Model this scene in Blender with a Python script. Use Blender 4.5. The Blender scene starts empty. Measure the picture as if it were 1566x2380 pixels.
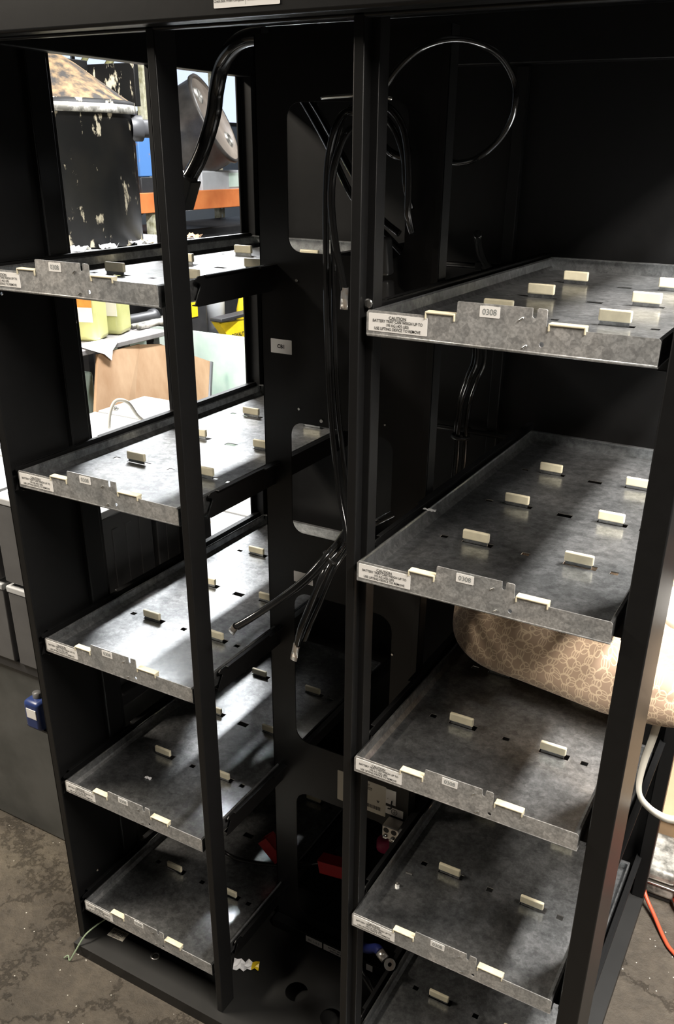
import bpy, bmesh, math, random
from mathutils import Vector, Matrix
random.seed(7)
S = bpy.context.scene
C = S.collection

# ------------------------------------------------------------------ materials
def new_mat(name):
    m = bpy.data.materials.new(name); m.use_nodes = True
    nt = m.node_tree
    for n in list(nt.nodes): nt.nodes.remove(n)
    o = nt.nodes.new('ShaderNodeOutputMaterial'); b = nt.nodes.new('ShaderNodeBsdfPrincipled')
    nt.links.new(b.outputs[0], o.inputs[0])
    return m, nt, b
def N(nt, t, **kw):
    n = nt.nodes.new(t)
    for k, v in kw.items():
        if k in n.inputs: n.inputs[k].default_value = v
        else: setattr(n, k, v)
    return n
def ramp(nt, fac, stops):
    r = nt.nodes.new('ShaderNodeValToRGB')
    while len(r.color_ramp.elements) < len(stops): r.color_ramp.elements.new(0.5)
    for e, (p, c) in zip(r.color_ramp.elements, stops):
        e.position = p; e.color = (c[0], c[1], c[2], 1) if hasattr(c, '__len__') else (c, c, c, 1)
    nt.links.new(fac, r.inputs[0]); return r
def mixc(nt, f, a, b, mode='MIX'):
    m = nt.nodes.new('ShaderNodeMix'); m.data_type = 'RGBA'; m.blend_type = mode
    for idx, v in ((0, f), (6, a), (7, b)):
        if hasattr(v, 'is_output'): nt.links.new(v, m.inputs[idx])
        elif idx == 0: m.inputs[0].default_value = v
        else: m.inputs[idx].default_value = (*v, 1)
    return m.outputs[2]
def simple(name, col, rough=0.5, metal=0.0, var=0.0, scale=20, bump=0.0, coat=0.0, trans=0.0, spec=0.5):
    m, nt, b = new_mat(name)
    b.inputs['Base Color'].default_value = (*col, 1)
    b.inputs['Roughness'].default_value = rough; b.inputs['Metallic'].default_value = metal
    b.inputs['Coat Weight'].default_value = coat; b.inputs['Transmission Weight'].default_value = trans
    b.inputs['Specular IOR Level'].default_value = spec
    if var or bump:
        tc = N(nt, 'ShaderNodeTexCoord'); no = N(nt, 'ShaderNodeTexNoise', Scale=scale, Detail=6.0, Roughness=0.6)
        nt.links.new(tc.outputs['Object'], no.inputs['Vector'])
        if var:
            lo = tuple(max(0, c*(1-var)) for c in col); hi = tuple(min(1, c*(1+var)) for c in col)
            r = ramp(nt, no.outputs[0], [(0.3, lo), (0.7, hi)]); nt.links.new(r.outputs[0], b.inputs['Base Color'])
        if bump:
            bp = N(nt, 'ShaderNodeBump', Strength=bump, Distance=0.002); nt.links.new(no.outputs[0], bp.inputs['Height'])
            nt.links.new(bp.outputs[0], b.inputs['Normal'])
    return m
def emit(name, col, s):
    m, nt, b = new_mat(name); b.inputs['Base Color'].default_value = (*col, 1)
    b.inputs['Emission Color'].default_value = (*col, 1); b.inputs['Emission Strength'].default_value = s
    return m

def galvanised(name, alb=0.5, mirror=0.5, warm=0.0, r_mirror=0.13, spots=0.25, b_rough=0.46, b_metal=0.85, spangle=0.28, flake=0.15):
    """two lobes: a fairly sharp metal reflection over a dull spangled zinc body"""
    m = bpy.data.materials.new(name); m.use_nodes = True; nt = m.node_tree
    for n in list(nt.nodes): nt.nodes.remove(n)
    out = N(nt, 'ShaderNodeOutputMaterial'); ms = N(nt, 'ShaderNodeMixShader')
    a = N(nt, 'ShaderNodeBsdfPrincipled'); b = N(nt, 'ShaderNodeBsdfPrincipled')
    nt.links.new(a.outputs[0], ms.inputs[1]); nt.links.new(b.outputs[0], ms.inputs[2]); nt.links.new(ms.outputs[0], out.inputs[0])
    tc = N(nt, 'ShaderNodeTexCoord'); co = tc.outputs['Object']
    oi = N(nt, 'ShaderNodeObjectInfo'); sh = N(nt, 'ShaderNodeVectorMath', operation='ADD'); nt.links.new(co, sh.inputs[0]); nt.links.new(oi.outputs['Location'], sh.inputs[1]); co = sh.outputs[0]
    n1 = N(nt, 'ShaderNodeTexNoise', Scale=7.0, Detail=7.0, Roughness=0.6); nt.links.new(co, n1.inputs['Vector'])
    n2 = N(nt, 'ShaderNodeTexNoise', Scale=55.0, Detail=6.0, Roughness=0.7); nt.links.new(co, n2.inputs['Vector'])
    n3 = N(nt, 'ShaderNodeTexNoise', Scale=260.0, Detail=3.0, Roughness=0.6); nt.links.new(co, n3.inputs['Vector'])
    v = N(nt, 'ShaderNodeTexVoronoi', Scale=130.0); nt.links.new(co, v.inputs['Vector'])
    sep = N(nt, 'ShaderNodeSeparateColor'); nt.links.new(v.outputs['Color'], sep.inputs[0])
    rv = ramp(nt, sep.outputs[0], [(0.0, 1-spangle), (1.0, 1.0)])
    r1 = ramp(nt, n1.outputs[0], [(0.32, (0.74*alb, 0.76*alb, 0.77*alb)), (0.68, (alb*(1+warm), alb, alb*(1-warm)))])
    r2 = ramp(nt, n2.outputs[0], [(0.35, 1-spots*1.6), (0.6, 1.0)])
    r3 = ramp(nt, n3.outputs[0], [(0.42, 1-flake), (0.56, 1.0)])
    c = mixc(nt, 1.0, r1.outputs[0], rv.outputs[0], 'MULTIPLY'); c = mixc(nt, 1.0, c, r2.outputs[0], 'MULTIPLY'); c = mixc(nt, 1.0, c, r3.outputs[0], 'MULTIPLY')
    nt.links.new(c, b.inputs['Base Color']); b.inputs['Roughness'].default_value = b_rough; b.inputs['Metallic'].default_value = b_metal
    cm = mixc(nt, 1.0, (0.50, 0.53, 0.55), r2.outputs[0], 'MULTIPLY')
    nt.links.new(cm, a.inputs['Base Color']); a.inputs['Metallic'].default_value = 1.0
    rr = ramp(nt, n2.outputs[0], [(0.3, r_mirror*1.7), (0.62, r_mirror)]); nt.links.new(rr.outputs[0], a.inputs['Roughness'])
    fm = ramp(nt, n1.outputs[0], [(0.35, 1-mirror), (0.7, min(1, 1-mirror+0.18))]); nt.links.new(fm.outputs[0], ms.inputs[0])
    bp = N(nt, 'ShaderNodeBump', Strength=0.10, Distance=0.0005); nt.links.new(n2.outputs[0], bp.inputs['Height'])
    nt.links.new(bp.outputs[0], a.inputs['Normal']); nt.links.new(bp.outputs[0], b.inputs['Normal'])
    return m

def mat_floor():
    m, nt, b = new_mat('worn_concrete')
    tc = N(nt, 'ShaderNodeTexCoord'); co = tc.outputs['Object']
    a = N(nt, 'ShaderNodeTexNoise', Scale=2.6, Detail=8.0, Roughness=0.62); nt.links.new(co, a.inputs['Vector'])
    f = N(nt, 'ShaderNodeTexNoise', Scale=38.0, Detail=8.0, Roughness=0.7); nt.links.new(co, f.inputs['Vector'])
    wv = mixc(nt, 0.12, co, f.outputs['Color'], 'ADD')
    vc = N(nt, 'ShaderNodeTexVoronoi', Scale=3.1); vc.feature = 'DISTANCE_TO_EDGE'; nt.links.new(wv, vc.inputs['Vector'])
    crack = ramp(nt, vc.outputs[0], [(0.0, 0.25), (0.006, 0.55), (0.02, 1.0)])
    r = ramp(nt, a.outputs[0], [(0.3, (0.045, 0.037, 0.027)), (0.5, (0.085, 0.070, 0.052)), (0.7, (0.15, 0.127, 0.093))])
    rf = ramp(nt, f.outputs[0], [(0.33, 0.5), (0.6, 1.0)])
    c = mixc(nt, 0.75, r.outputs[0], rf.outputs[0], 'MULTIPLY')
    c = mixc(nt, 0.5, c, crack.outputs[0], 'MULTIPLY')
    vs = N(nt, 'ShaderNodeTexVoronoi', Scale=46.0); nt.links.new(co, vs.inputs['Vector'])
    sp = ramp(nt, vs.outputs['Distance'], [(0.0, 1.0), (0.055, 1.0), (0.08, 0.0)])
    c = mixc(nt, sp.outputs[0], c, (0.6, 0.58, 0.52))
    nt.links.new(c, b.inputs['Base Color']); b.inputs['Roughness'].default_value = 0.62
    h = mixc(nt, 0.5, f.outputs[0], crack.outputs[0], 'MULTIPLY')
    bp = N(nt, 'ShaderNodeBump', Strength=0.7, Distance=0.01); nt.links.new(h, bp.inputs['Height']); nt.links.new(bp.outputs[0], b.inputs['Normal'])
    return m

def mat_fabric():
    # tan cloth woven with overlapping pale rings
    m, nt, b = new_mat('tan_ring_fabric')
    tc = N(nt, 'ShaderNodeTexCoord'); co = tc.outputs['UV']
    nz = N(nt, 'ShaderNodeTexNoise', Scale=9.0, Detail=2.0); nt.links.new(co, nz.inputs['Vector'])
    sub = N(nt, 'ShaderNodeVectorMath', operation='SUBTRACT'); nt.links.new(nz.outputs['Color'], sub.inputs[0]); sub.inputs[1].default_value = (0.5, 0.5, 0.5)
    sc = N(nt, 'ShaderNodeVectorMath', operation='SCALE'); nt.links.new(sub.outputs[0], sc.inputs[0]); sc.inputs['Scale'].default_value = 0.065
    ad = N(nt, 'ShaderNodeVectorMath', operation='ADD'); nt.links.new(co, ad.inputs[0]); nt.links.new(sc.outputs[0], ad.inputs[1])
    total = None
    for (ox, oy, r0) in ((0, 0, 0.44), (0.5, 0.5, 0.33), (0.5, 0.0, 0.24), (0.1, 0.55, 0.28)):
        mp = N(nt, 'ShaderNodeMapping'); mp.inputs['Scale'].default_value = (27, 27, 0); mp.inputs['Location'].default_value = (ox, oy, 0)
        nt.links.new(ad.outputs[0], mp.inputs[0])
        fr = N(nt, 'ShaderNodeVectorMath', operation='FRACTION'); nt.links.new(mp.outputs[0], fr.inputs[0])
        sb = N(nt, 'ShaderNodeVectorMath', operation='SUBTRACT'); nt.links.new(fr.outputs[0], sb.inputs[0]); sb.inputs[1].default_value = (0.5, 0.5, 0)
        ln = N(nt, 'ShaderNodeVectorMath', operation='LENGTH'); nt.links.new(sb.outputs[0], ln.inputs[0])
        s2 = N(nt, 'ShaderNodeMath', operation='SUBTRACT'); nt.links.new(ln.outputs['Value'], s2.inputs[0]); s2.inputs[1].default_value = r0
        ab = N(nt, 'ShaderNodeMath', operation='ABSOLUTE'); nt.links.new(s2.outputs[0], ab.inputs[0])
        lt = N(nt, 'ShaderNodeMath', operation='LESS_THAN'); nt.links.new(ab.outputs[0], lt.inputs[0]); lt.inputs[1].default_value = 0.024
        if total is None: total = lt.outputs[0]
        else:
            mx = N(nt, 'ShaderNodeMath', operation='MAXIMUM'); nt.links.new(total, mx.inputs[0]); nt.links.new(lt.outputs[0], mx.inputs[1]); total = mx.outputs[0]
    c = mixc(nt, total, (0.36, 0.25, 0.17), (0.60, 0.46, 0.31))
    nt.links.new(c, b.inputs['Base Color']); b.inputs['Roughness'].default_value = 0.8
    b.inputs['Sheen Weight'].default_value = 0.15
    return m

def mat_tank():
    m, nt, b = new_mat('splattered_black_tank')
    tc = N(nt, 'ShaderNodeTexCoord'); co = tc.outputs['Object']
    mp = N(nt, 'ShaderNodeMapping'); mp.inputs['Scale'].default_value = (1, 1, 0.45); nt.links.new(co, mp.inputs[0])
    a = N(nt, 'ShaderNodeTexNoise', Scale=16.0, Detail=6.0, Roughness=0.62); nt.links.new(mp.outputs[0], a.inputs['Vector'])
    d = N(nt, 'ShaderNodeTexNoise', Scale=6.0, Detail=4.0); nt.links.new(co, d.inputs['Vector'])
    r = ramp(nt, a.outputs[0], [(0.0, 0.0), (0.575, 0.0), (0.62, 1.0)])
    c = mixc(nt, r.outputs[0], (0.006, 0.006, 0.006), (0.55, 0.49, 0.36))
    r2 = ramp(nt, d.outputs[0], [(0.45, 0.0), (0.75, 0.5)])
    c = mixc(nt, r2.outputs[0], c, (0.02, 0.018, 0.014))
    nt.links.new(c, b.inputs['Base Color']); b.inputs['Roughness'].default_value = 0.5; b.inputs['Specular IOR Level'].default_value = 0.15
    return m
def mat_two(name, c1, c2, scale, lo=0.45, hi=0.55, rough=0.7, metal=0.0, stretch=(1, 1, 1), bump=0.0):
    m, nt, b = new_mat(name)
    tc = N(nt, 'ShaderNodeTexCoord'); mp = N(nt, 'ShaderNodeMapping'); mp.inputs['Scale'].default_value = stretch
    nt.links.new(tc.outputs['Object'], mp.inputs[0])
    a = N(nt, 'ShaderNodeTexNoise', Scale=scale, Detail=6.0, Roughness=0.6); nt.links.new(mp.outputs[0], a.inputs['Vector'])
    r = ramp(nt, a.outputs[0], [(lo, c1), (hi, c2)]); nt.links.new(r.outputs[0], b.inputs['Base Color'])
    b.inputs['Roughness'].default_value = rough; b.inputs['Metallic'].default_value = metal
    if bump:
        bp = N(nt, 'ShaderNodeBump', Strength=bump, Distance=0.004); nt.links.new(a.outputs[0], bp.inputs['Height']); nt.links.new(bp.outputs[0], b.inputs['Normal'])
    return m

M = {}
M['black'] = simple('black_powder_coat', (0.0070, 0.0070, 0.0072), 0.40, 0, 0.12, 60, 0.05, spec=0.32)
M['pan'] = simple('lighter_black_pan', (0.012, 0.0118, 0.0112), 0.5, 0, 0.25, 9, 0.05)  # a little lighter black than the cabinet's powder coat
M['galv'] = galvanised('galvanised_sheet', 0.50, 0.50)
M['galvlip_lit'] = galvanised('galvanised_lip_lit', 0.80, 0.34, 0.04, 0.28, 0.14, 0.55, 0.4, 0.34, 0.28)  # same zinc as the tray pan, lightened to stand in for front light
M['clip'] = simple('cream_nylon', (0.78, 0.71, 0.52), 0.42, 0, 0.10, 60)
M['label'] = simple('white_label', (0.93, 0.91, 0.88), 0.5)
M['labelgrey'] = simple('buff_label', (0.72, 0.68, 0.58), 0.5)
M['ink'] = simple('black_ink', (0.02, 0.02, 0.02), 0.6)
M['inkgrey'] = simple('grey_ink', (0.22, 0.24, 0.24), 0.6)
M['cable'] = simple('black_cable_jacket', (0.012, 0.012, 0.012), 0.16, coat=0.4)
M['plastic'] = simple('black_plastic', (0.02, 0.02, 0.02), 0.3)
M['copper'] = mat_two('tinned_lug', (0.80, 0.68, 0.58), (0.92, 0.90, 0.87), 60, 0.35, 0.5, 0.3, 0.85)
M['steel'] = simple('bright_steel', (0.72, 0.72, 0.70), 0.25, 1.0)
M['zinc'] = simple('cast_zinc', (0.55, 0.53, 0.5), 0.32, 1.0, 0.1, 90)
M['red'] = simple('red_connector', (0.34, 0.006, 0.010), 0.4)
M['magenta'] = simple('magenta_plastic', (0.28, 0.01, 0.06), 0.5)
M['blue_shrink'] = simple('blue_heat_shrink', (0.02, 0.03, 0.16), 0.4)
M['floor'] = mat_floor()
M['fabric'] = mat_fabric()
M['tank'] = mat_tank()
M['dirt'] = mat_two('rusty_dirt', (0.010, 0.008, 0.006), (0.20, 0.125, 0.055), 15, 0.40, 0.68, 0.85, bump=0.6)
M['barrel'] = mat_two('black_drum_shell', (0.03, 0.028, 0.026), (0.10, 0.09, 0.08), 6, 0.35, 0.7, 0.38)
M['barrelend'] = mat_two('brown_drum_head', (0.17, 0.14, 0.115), (0.28, 0.24, 0.2), 7, 0.35, 0.7, 0.45)
M['orange'] = mat_two('orange_rack_paint', (0.62, 0.17, 0.05), (0.78, 0.26, 0.08), 8, 0.3, 0.7, 0.5)
M['bluebox'] = mat_two('worn_blue_paint', (0.10, 0.25, 0.58), (0.45, 0.25, 0.12), 11, 0.60, 0.64, 0.5)
M['wood'] = mat_two('stained_plywood', (0.34, 0.19, 0.095), (0.54, 0.36, 0.22), 5, 0.33, 0.66, 0.8, stretch=(1, 1, 0.5))
M['wood2'] = mat_two('cardboard_brown', (0.32, 0.21, 0.12), (0.42, 0.29, 0.17), 4, 0.3, 0.7, 0.8)
M['glass'] = mat_two('frosted_green_sheet', (0.46, 0.62, 0.52), (0.70, 0.78, 0.70), 3, 0.35, 0.6, 0.35)
M['jug'] = simple('yellow_green_jug', (0.46, 0.46, 0.19), 0.3, 0, 0.1, 9)
M['juglabel'] = simple('orange_jug_label', (0.65, 0.24, 0.04), 0.5, 0, 0.2, 30)
M['paper'] = simple('white_paper', (0.86, 0.85, 0.86), 0.8, bump=0.2)
M['yellow'] = simple('yellow_plastic', (0.85, 0.60, 0.02), 0.4, 0, 0.1, 30)
M['darkgrey'] = simple('dark_grey_plastic', (0.035, 0.035, 0.037), 0.45, 0, 0.2, 20)
M['batgrey'] = simple('battery_grey', (0.105, 0.105, 0.107), 0.42, 0, 0.12, 14)
M['battop'] = simple('battery_lid', (0.48, 0.49, 0.50), 0.4, 0, 0.1, 12)
M['wrap'] = mat_two('grey_painted_plinth', (0.055, 0.058, 0.055), (0.11, 0.112, 0.108), 5, 0.35, 0.65, 0.4)
M['bench'] = mat_two('worn_bench_top', (0.16, 0.15, 0.15), (0.30, 0.28, 0.27), 9, 0.35, 0.65, 0.45)
M['wallpale'] = mat_two('pale_blue_wall', (0.42, 0.50, 0.60), (0.55, 0.62, 0.70), 1.5, 0.3, 0.7, 0.7)
M['wallgrey'] = simple('grey_wall', (0.09, 0.085, 0.08), 0.8, 0, 0.15, 2)
M['ceil'] = simple('grey_ceiling', (0.10, 0.10, 0.10), 0.9)
M['cream'] = mat_two('cream_rack_paint', (0.30, 0.28, 0.16), (0.62, 0.60, 0.45), 30, 0.35, 0.6, 0.5)
M['olive'] = simple('olive_brace', (0.28, 0.27, 0.12), 0.5, 0, 0.2, 30)
M['strap'] = simple('white_webbing', (0.80, 0.77, 0.68), 0.7)
M['castmetal'] = mat_two('scuffed_grey_casting', (0.13, 0.125, 0.11), (0.5, 0.48, 0.43), 26, 0.42, 0.62, 0.4, 0.3)
M['cord'] = simple('orange_cord_jacket', (0.62, 0.09, 0.04), 0.4)
M['greenwire'] = simple('green_wire', (0.24, 0.30, 0.20), 0.35)
M['bluejug'] = simple('blue_plastic', (0.02, 0.04, 0.15), 0.35, 0, 0.3, 12)
M['cloth'] = simple('white_cloth', (0.75, 0.72, 0.68), 0.85, bump=0.3)
M['brown'] = simple('brown_leather', (0.30, 0.08, 0.03), 0.4)
M['tube'] = emit('lamp_tube', (1.0, 0.97, 0.93), 6.0)
M['sky'] = emit('daylight_glazing', (0.72, 0.83, 1.0), 1.1)
M['tarnish'] = simple('grey_conduit', (0.10, 0.10, 0.10), 0.3, 0.6)

# ------------------------------------------------------------------ mesh helpers
def link(name, me, mat, parent=None, loc=None, rot=None):
    o = bpy.data.objects.new(name, me)
    mats = mat if isinstance(mat, (list, tuple)) else [mat]
    if len(me.materials) == 0:
        for m in mats: me.materials.append(M[m] if isinstance(m, str) else m)
    C.objects.link(o)
    if parent is not None: o.parent = parent
    if loc is not None: o.location = loc
    if rot is not None: o.rotation_euler = rot
    return o
class B:
    def __init__(s): s.bm = bmesh.new()
    def box(s, a, b, bev=0.0, seg=2, mi=0, rot=None, piv=None):
        a = Vector(a); b = Vector(b)
        r = bmesh.ops.create_cube(s.bm, size=1.0)
        vs = r['verts']; c = (a+b)/2; d = b-a
        for v in vs: v.co = Vector((v.co.x*d.x, v.co.y*d.y, v.co.z*d.z)) + c
        fs = set(f for v in vs for f in v.link_faces)
        for f in fs: f.material_index = mi
        if bev > 0:
            es = list(set(e for v in vs for e in v.link_edges))
            rr = bmesh.ops.bevel(s.bm, geom=es, offset=bev, segments=seg, affect='EDGES', profile=0.5)
            vs = list(set(v for f in rr['faces'] for v in f.verts) | set(v for v in vs if v.is_valid))
            for f in rr['faces']: f.material_index = mi
            if seg > 1:
                for f in rr['faces']: f.smooth = True
        if rot is not None:
            p = Vector(piv) if piv is not None else c
            R = rot if isinstance(rot, Matrix) else Matrix.Rotation(rot[0], 3, rot[1])
            for v in vs: v.co = R @ (v.co-p) + p
        return s
    def cyl(s, p0, p1, r0, r1=None, n=24, cap=True, mi=0, smooth=True):
        p0 = Vector(p0); p1 = Vector(p1); r1 = r0 if r1 is None else r1
        z = (p1-p0).normalized(); x = z.orthogonal().normalized(); y = z.cross(x)
        A = []; Bb = []
        for i in range(n):
            t = 2*math.pi*i/n; d = x*math.cos(t)+y*math.sin(t)
            A.append(s.bm.verts.new(p0+d*r0)); Bb.append(s.bm.verts.new(p1+d*r1))
        for i in range(n):
            f = s.bm.faces.new((A[i], A[(i+1) % n], Bb[(i+1) % n], Bb[i])); f.smooth = smooth; f.material_index = mi
        if cap:
            f = s.bm.faces.new(A[::-1]); f.material_index = mi
            f = s.bm.faces.new(Bb); f.material_index = mi
        return s
    def lathe(s, o, axis, prof, n=40, mi=0, smooth=True):
        o = Vector(o); z = Vector(axis).normalized(); x = z.orthogonal().normalized(); y = z.cross(x)
        rings = []
        for (r, h) in prof:
            if r < 1e-6: rings.append([s.bm.verts.new(o+z*h)])
            else: rings.append([s.bm.verts.new(o+z*h+(x*math.cos(2*math.pi*i/n)+y*math.sin(2*math.pi*i/n))*r) for i in range(n)])
        for a, b in zip(rings, rings[1:]):
            for i in range(n):
                j = (i+1) % n
                if len(a) == 1 and len(b) == 1: continue
                if len(a) == 1: f = s.bm.faces.new((a[0], b[j], b[i]))
                elif len(b) == 1: f = s.bm.faces.new((a[i], a[j], b[0]))
                else: f = s.bm.faces.new((a[i], a[j], b[j], b[i]))
                f.smooth = smooth; f.material_index = mi
        return s
    def tube(s, pts, r, n=12, mi=0, res=6, radii=None):
        P = smooth_path(pts, res)
        if radii: 
            k = len(radii)-1; R = [radii[min(k, int(i/(len(P)-1)*k))] for i in range(len(P))]
        else: R = [r]*len(P)
        T = [(P[min(i+1, len(P)-1)]-P[max(i-1, 0)]).normalized() for i in range(len(P))]
        x = T[0].orthogonal().normalized(); prev = None
        for i, p in enumerate(P):
            x = (x - T[i]*x.dot(T[i])).normalized(); y = T[i].cross(x)
            ring = [s.bm.verts.new(p+(x*math.cos(2*math.pi*k/n)+y*math.sin(2*math.pi*k/n))*R[i]) for k in range(n)]
            if prev:
                for k in range(n):
                    f = s.bm.faces.new((prev[k], prev[(k+1) % n], ring[(k+1) % n], ring[k])); f.smooth = True; f.material_index = mi
            else:
                f = s.bm.faces.new(ring[::-1]); f.material_index = mi
            prev = ring
        f = s.bm.faces.new(prev); f.material_index = mi
        return s
    def sweep(s, prof, p0, p1, mi=0, smooth=True):
        """open strip: prof = list of 3d points, translated from p0 to p1"""
        p0 = Vector(p0); p1 = Vector(p1)
        a = [s.bm.verts.new(Vector(q)+p0) for q in prof]; b = [s.bm.verts.new(Vector(q)+p1) for q in prof]
        for i in range(len(prof)-1):
            f = s.bm.faces.new((a[i], a[i+1], b[i+1], b[i])); f.smooth = smooth; f.material_index = mi
        return s
    def plate(s, outer, holes, t, frame, mi=0):
        """flat sheet with holes; frame(u,v,w)->xyz, thickness t along w"""
        edges = []
        for loop in [outer]+list(holes):
            vs = [s.bm.verts.new(Vector(frame(u, v, 0))) for u, v in loop]
            for i in range(len(vs)): edges.append(s.bm.edges.new((vs[i], vs[(i+1) % len(vs)])))
        r = bmesh.ops.triangle_fill(s.bm, use_beauty=True, use_dissolve=True, edges=edges)
        fs = [g for g in r['geom'] if isinstance(g, bmesh.types.BMFace)]
        for f in fs: f.material_index = mi
        ex = bmesh.ops.extrude_face_region(s.bm, geom=fs)
        d = Vector(frame(0, 0, t))-Vector(frame(0, 0, 0))
        for g in ex['geom']:
            if isinstance(g, bmesh.types.BMVert): g.co += d
            if isinstance(g, bmesh.types.BMFace): g.material_index = mi
        return s
    def quad(s, pts, mi=0):
        f = s.bm.faces.new([s.bm.verts.new(Vector(p)) for p in pts]); f.material_index = mi; return s
    def done(s, name, mat, parent=None, loc=None, rot=None, keep=False):
        bmesh.ops.recalc_face_normals(s.bm, faces=s.bm.faces[:])
        me = bpy.data.meshes.new(name); s.bm.to_mesh(me); s.bm.free()
        if keep: return me
        return link(name, me, mat, parent, loc, rot)
def smooth_path(pts, res=6):
    P = [Vector(p) for p in pts]
    if len(P) < 3: return P
    out = []
    for i in range(len(P)-1):
        p0 = P[max(i-1, 0)]; p1 = P[i]; p2 = P[i+1]; p3 = P[min(i+2, len(P)-1)]
        for k in range(res):
            t = k/res; t2 = t*t; t3 = t2*t
            out.append(0.5*((2*p1)+(-p0+p2)*t+(2*p0-5*p1+4*p2-p3)*t2+(-p0+3*p1-3*p2+p3)*t3))
    out.append(P[-1]); return out
def rrect(x0, y0, x1, y1, r, n=6):
    o = []
    for cx, cy, a in ((x1-r, y1-r, 0), (x0+r, y1-r, 90), (x0+r, y0+r, 180), (x1-r, y0+r, 270)):
        for i in range(n+1):
            t = math.radians(a+90*i/n); o.append((cx+r*math.cos(t), cy+r*math.sin(t)))
    return o
def rect(x0, y0, x1, y1): return [(x0, y0), (x1, y0), (x1, y1), (x0, y1)]
def circ(cx, cy, r, n=20): return [(cx+r*math.cos(2*math.pi*i/n), cy+r*math.sin(2*math.pi*i/n)) for i in range(n)]
def XZ(y, s=1): return lambda u, v, w: (u, y+w*s, v)
def XY(z): return lambda u, v, w: (u, v, z+w)
def YZ(x): return lambda u, v, w: (x+w, u, v)
def thing(name, label, cat, loc=(0, 0, 0), rotz=0, group=None):
    o = bpy.data.objects.new(name, None); o.empty_display_size = 0.05; C.objects.link(o)
    o.location = loc; o.rotation_euler = (0, 0, rotz); tag(o, label, cat, group); return o
def tag(o, label, cat, group=None):
    o['label'] = label; o['category'] = cat
    if group: o['group'] = group
    return o
def struct(o): o['kind'] = 'structure'; return o
def text_mesh(lines, align='CENTER', bold=0.0):
    """lines: (string, x, y, size, xscale); flat lettering in XY"""
    bm = bmesh.new()
    for ln in lines:
        s, x, y, size = ln[:4]; xs = ln[4] if len(ln) > 4 else 1.0
        cu = bpy.data.curves.new('lettering_curve', 'FONT'); cu.body = s; cu.size = size; cu.align_x = align; cu.offset = bold*size
        cu.resolution_u = 3
        o = bpy.data.objects.new('lettering_curve', cu); C.objects.link(o)
        bpy.context.view_layer.update()
        dg = bpy.context.evaluated_depsgraph_get()
        me = bpy.data.meshes.new_from_object(o.evaluated_get(dg))
        me.transform(Matrix.Translation((x, y, 0)) @ Matrix.Diagonal((xs, 1, 1, 1)))
        bm.from_mesh(me); bpy.data.meshes.remove(me)
        bpy.data.objects.remove(o); bpy.data.curves.remove(cu)
    me = bpy.data.meshes.new('lettering'); bm.to_mesh(me); bm.free(); return me
def add_rects(me, rects):
    bm = bmesh.new(); bm.from_mesh(me)
    for x0, y0, x1, y1 in rects: bm.faces.new([bm.verts.new((a, b, 0)) for a, b in rect(x0, y0, x1, y1)])
    bm.to_mesh(me); bm.free(); return me
FRONT = (math.pi/2, 0, 0)
def sticker(name, parent, x0, z0, x1, z1, y, mat='label', r=0.0008, lettering=None, ink='ink', t=0.0004):
    """label lying on a surface that faces -Y; its lettering is a sub-part"""
    b = B(); w = x1-x0; h = z1-z0
    b.plate(rrect(-w/2, -h/2, w/2, h/2, r, 3), [], -t, XZ(0))
    o = b.done(name, mat, parent, ((x0+x1)/2, y, (z0+z1)/2))
    if lettering is not None:
        link('lettering', lettering, ink, o, (0, -t-0.0003, 0), FRONT)
    return o

# ------------------------------------------------------------------ the cabinet
ZL = [1.4372, 1.1147, 0.7923, 0.4698, 0.1474]
ZR = [z-0.005 for z in ZL]
YL = [-0.002, 0.006, 0.008, 0.003, 0.005]
YR = [0.001, -0.011, -0.007, -0.004, -0.004]
XL, XR = -0.505, 0.150
cab = thing('battery_cabinet', 'tall open black steel battery cabinet holding two columns of trays', 'cabinet', (0, 0, 0))
TOP = 1.82
def cpart(name, b, mat='black'): return b.done(name, mat, cab)
# floor pan with round cut-outs and folded skirt
b = B()
b.plate(rect(-0.53, -0.02, 0.53, 0.76), [circ(-0.040, 0.117, 0.0235, 28), circ(0.052, 0.100, 0.022, 28), circ(-0.521, 0.056, 0.006, 12),
        circ(0.30, 0.40, 0.024, 28)], 0.0015, XY(0.0285))
b.box((-0.526, -0.016, 0.002), (0.526, 0.756, 0.004)); b.box((-0.53, -0.02, 0.0), (0.53, -0.017, 0.0285)); b.box((-0.53, 0.757, 0.0), (0.53, 0.76, 0.0285))  # first box: dark sheet added to stand in for shade below the cut-outs
b.box((-0.53, -0.017, 0.0), (-0.527, 0.757, 0.0285)); b.box((0.527, -0.017, 0.0), (0.53, 0.757, 0.0285))
cpart('base_pan', b, 'pan')
b = B(); b.lathe((-0.351, 0.041, 0.030), (0, 0, 1), [(0.006, 0), (0.011, 0), (0.011, 0.002), (0.006, 0.002), (0.006, 0)], 24); b.done('washer', 'zinc', cab)
# front posts
b = B(); b.box((-0.156, 0, 0.03), (-0.143, 0.040, 1.74), 0.0015); cpart('front_post', b)
b = B(); b.box((0.127, 0, 0.03), (0.1405, 0.042, 1.74), 0.0015); b.box((0.1385, 0.0165, 0.03), (0.1505, 0.040, 1.735), 0.001); cpart('front_post', b)
b = B(); b.box((0.499, 0, 0.03), (0.530, 0.128, 1.74), 0.002); cpart('corner_post', b)
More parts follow.
